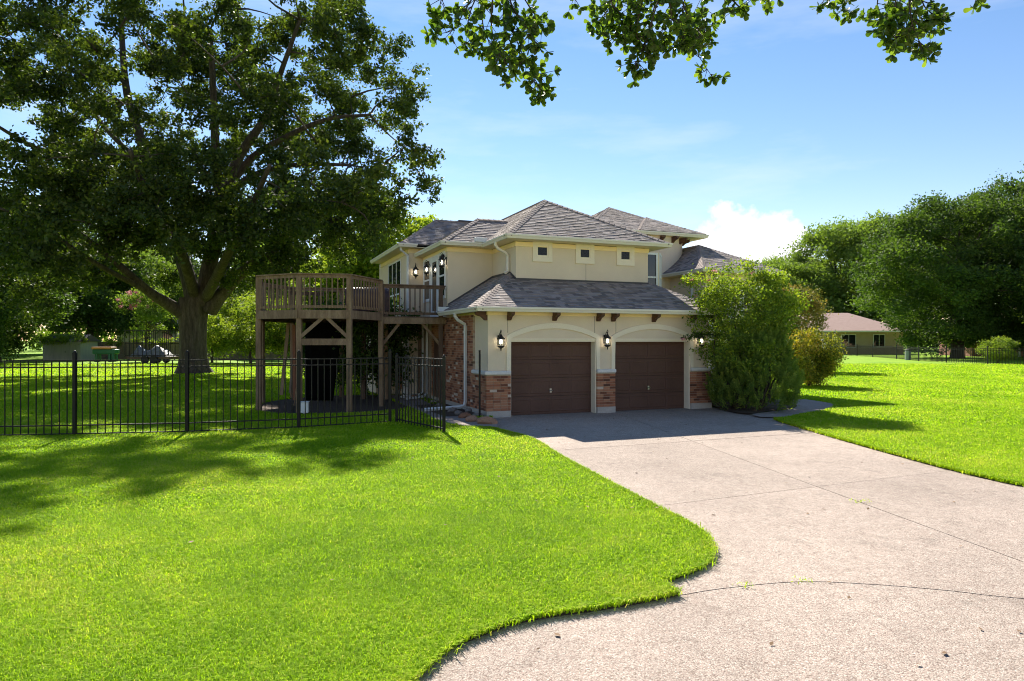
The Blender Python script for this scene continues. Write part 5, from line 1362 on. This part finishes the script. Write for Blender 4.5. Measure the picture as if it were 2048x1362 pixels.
# ------------------------------------------------------------------ grass
def grass():
    rs = np.random.default_rng(3)
    bars = [drive_poly, street_poly, PATH_R, PATH_L, BED_R, BED_D, BED_C, [tuple(W(a, b)[:2]) for a, b in ((-.1, -.1), (7.5, -.1), (7.5, 8), (14, 8), (14, 14), (-1.5, 14), (-1.5, 7), (-.1, 7))]]
    P_, S_, Wd, HT = [], [], [], []
    # distance rings: (y0, y1, blades per square metre, blade width, blade height)
    for y0, y1, den, bw_, bh in ((3.6, 6.0, 10500, .0052, .042), (6.0, 8.5, 7000, .0068, .044), (8.5, 12, 3800, .010, .046), (12, 17, 2000, .014, .050), (17, 25, 800, .022, .066), (25, 40, 260, .036, .072), (40, 62, 80, .06, .085)):
        xw = y1 * .80; n = int((y1 - y0) * 2 * xw * den)
        n = min(n, 900000)
        x = rs.uniform(-xw, xw, n); y = rs.uniform(y0, y1, n); k = np.abs(x) < y * .80 + .3; x, y = x[k], y[k]
        ok = inside(lawn_poly, x, y)
        for b in bars[2:]: ok &= ~inside(b, x, y)
        x, y = x[ok], y[ok]
        P_.append(np.stack([x, y, np.zeros_like(x)], 1)); Wd.append(np.full(len(x), bw_)); HT.append(np.full(len(x), bh))
    # extra blades leaning over the mown edges
    for ed in (EDGE_L, EDGE_S[:30], EDGE_R[4:]):
        e = np.array(ed); d = np.linalg.norm(np.diff(e, axis=0), axis=1)
        for i in range(len(d)):
            n = int(d[i] * 700); t = rs.random((n, 1)); q = e[i] + (e[i + 1] - e[i]) * t + rs.normal(size=(n, 2)) * np.where(rs.random((n, 1)) < .25, .035, .016)
            P_.append(np.c_[q, np.zeros(n)]); yy = e[i][1]; Wd.append(np.full(n, .005 + yy * .0006)); HT.append(np.full(n, .05))
    p = np.concatenate(P_); w = np.concatenate(Wd); h = np.concatenate(HT)
    n = len(p); a = rs.uniform(0, 2 * np.pi, n); lean = rs.uniform(.4, 1.7, n); h = h * rs.uniform(.55, 1.25, n)
    # slow variation of height and colour over the lawn
    f = np.sin(p[:, 0] * .9 + 1.3 * np.sin(p[:, 1] * .55)) * .5 + np.sin(p[:, 1] * 1.3 + p[:, 0] * .4 + 2) * .3
    d = np.stack([np.cos(a), np.sin(a), np.zeros(n)], 1); s = np.stack([-np.sin(a), np.cos(a), np.zeros(n)], 1)
    z = np.zeros((n, 3)); z[:, 2] = 1
    mid = p + d * (h * lean * .35)[:, None] + z * (h * .62)[:, None]; tip = p + d * (h * lean)[:, None] + z * (h * .95 / np.sqrt(1 + lean * .5))[:, None]
    v = np.stack([p - s * w[:, None] * .5 - z * .01, p + s * w[:, None] * .5 - z * .01, mid + s * w[:, None] * .42, tip, mid - s * w[:, None] * .42], 1).reshape(-1, 3)
    i0 = np.arange(n)[:, None] * 5
    fq = np.concatenate([i0 + np.array([[0, 1, 2, 4]])], 1); ft = i0 + np.array([[4, 2, 3, 3]])
    g2 = np.sin(p[:, 0] * 3.1 + 2 * np.sin(p[:, 1] * 2.3)) * np.sin(p[:, 1] * 2.7 + 1.7 * np.sin(p[:, 0] * 1.9))
    g3 = np.sin(p[:, 0] * 9.7 + 3 * np.sin(p[:, 1] * 4.1 + 1)) * np.sin(p[:, 1] * 8.3 + 2 * np.sin(p[:, 0] * 5.2))
    tint = np.clip(.44 + f * .16 + g2 * .10 + g3 * .07 + rs.normal(0, .16, n), 0, .86); dry = rs.random(n) < np.clip(.03 + .06 * (g2 > .55) + .05 * (f > .45), 0, 1); tint[dry] = rs.uniform(.85, 1, dry.sum())
    # one mesh: quad plus triangle as separate tri set
    tri = np.concatenate([i0 + np.array([[0, 1, 2]]), i0 + np.array([[0, 2, 4]]), i0 + np.array([[4, 2, 3]])], 0)
    me = mesh_np('grass', v, tri, GRASSB, np.concatenate([tint] * 3))
    o = link(bpy.data.objects.new('grass', me)); tag(o, 'short mown bright green grass covering the lawns', 'grass', kind='stuff')
    print('grass blades', n)
grass()

# weeds in the drive joints, fallen leaves on lawn and drive
rs = np.random.default_rng(8); wc = []
for (x, y, r, m_) in ((4.66, 9.1, .07, 40), (2.05, 5.98, .05, 26), (2.6, 6.1, .045, 26)):
    wc.append(np.c_[rs.normal(x, r, m_), rs.normal(y, r * .5, m_), rs.uniform(-.025, .01, m_)])
wc = np.concatenate(wc); v, f = leaf_quads(wc, rs.uniform(.02, .045, len(wc)), rs, .2, .25); tag(link(bpy.data.objects.new('weeds', mesh_np('weeds', v, f, GRASSB, rs.uniform(.3, .9, len(wc))))), 'small weeds sprouting from the driveway joints', 'weeds', kind='stuff')
DRY = M('dry_leaf', [(.07, .04, .02), (.16, .09, .04), (.24, .15, .08)], .8, src='tint')
n = 190; x = rs.uniform(-7, 7.2, n); y = rs.uniform(4.4, 22, n); onl = inside(lawn_poly, x, y)
k = (~onl) | (rs.random(n) < .4); x, y, onl = x[k], y[k], onl[k]
c = np.c_[x, y, np.where(onl, .045, -.018)]; v, f = leaf_quads(c, rs.uniform(.03, .075, len(c)), rs, 3, .6)
tag(link(bpy.data.objects.new('fallen_leaves', mesh_np('fallen_leaves', v, f, DRY, rs.random(len(c))))), 'dry brown leaves scattered over the drive and lawn', 'leaves', kind='stuff')
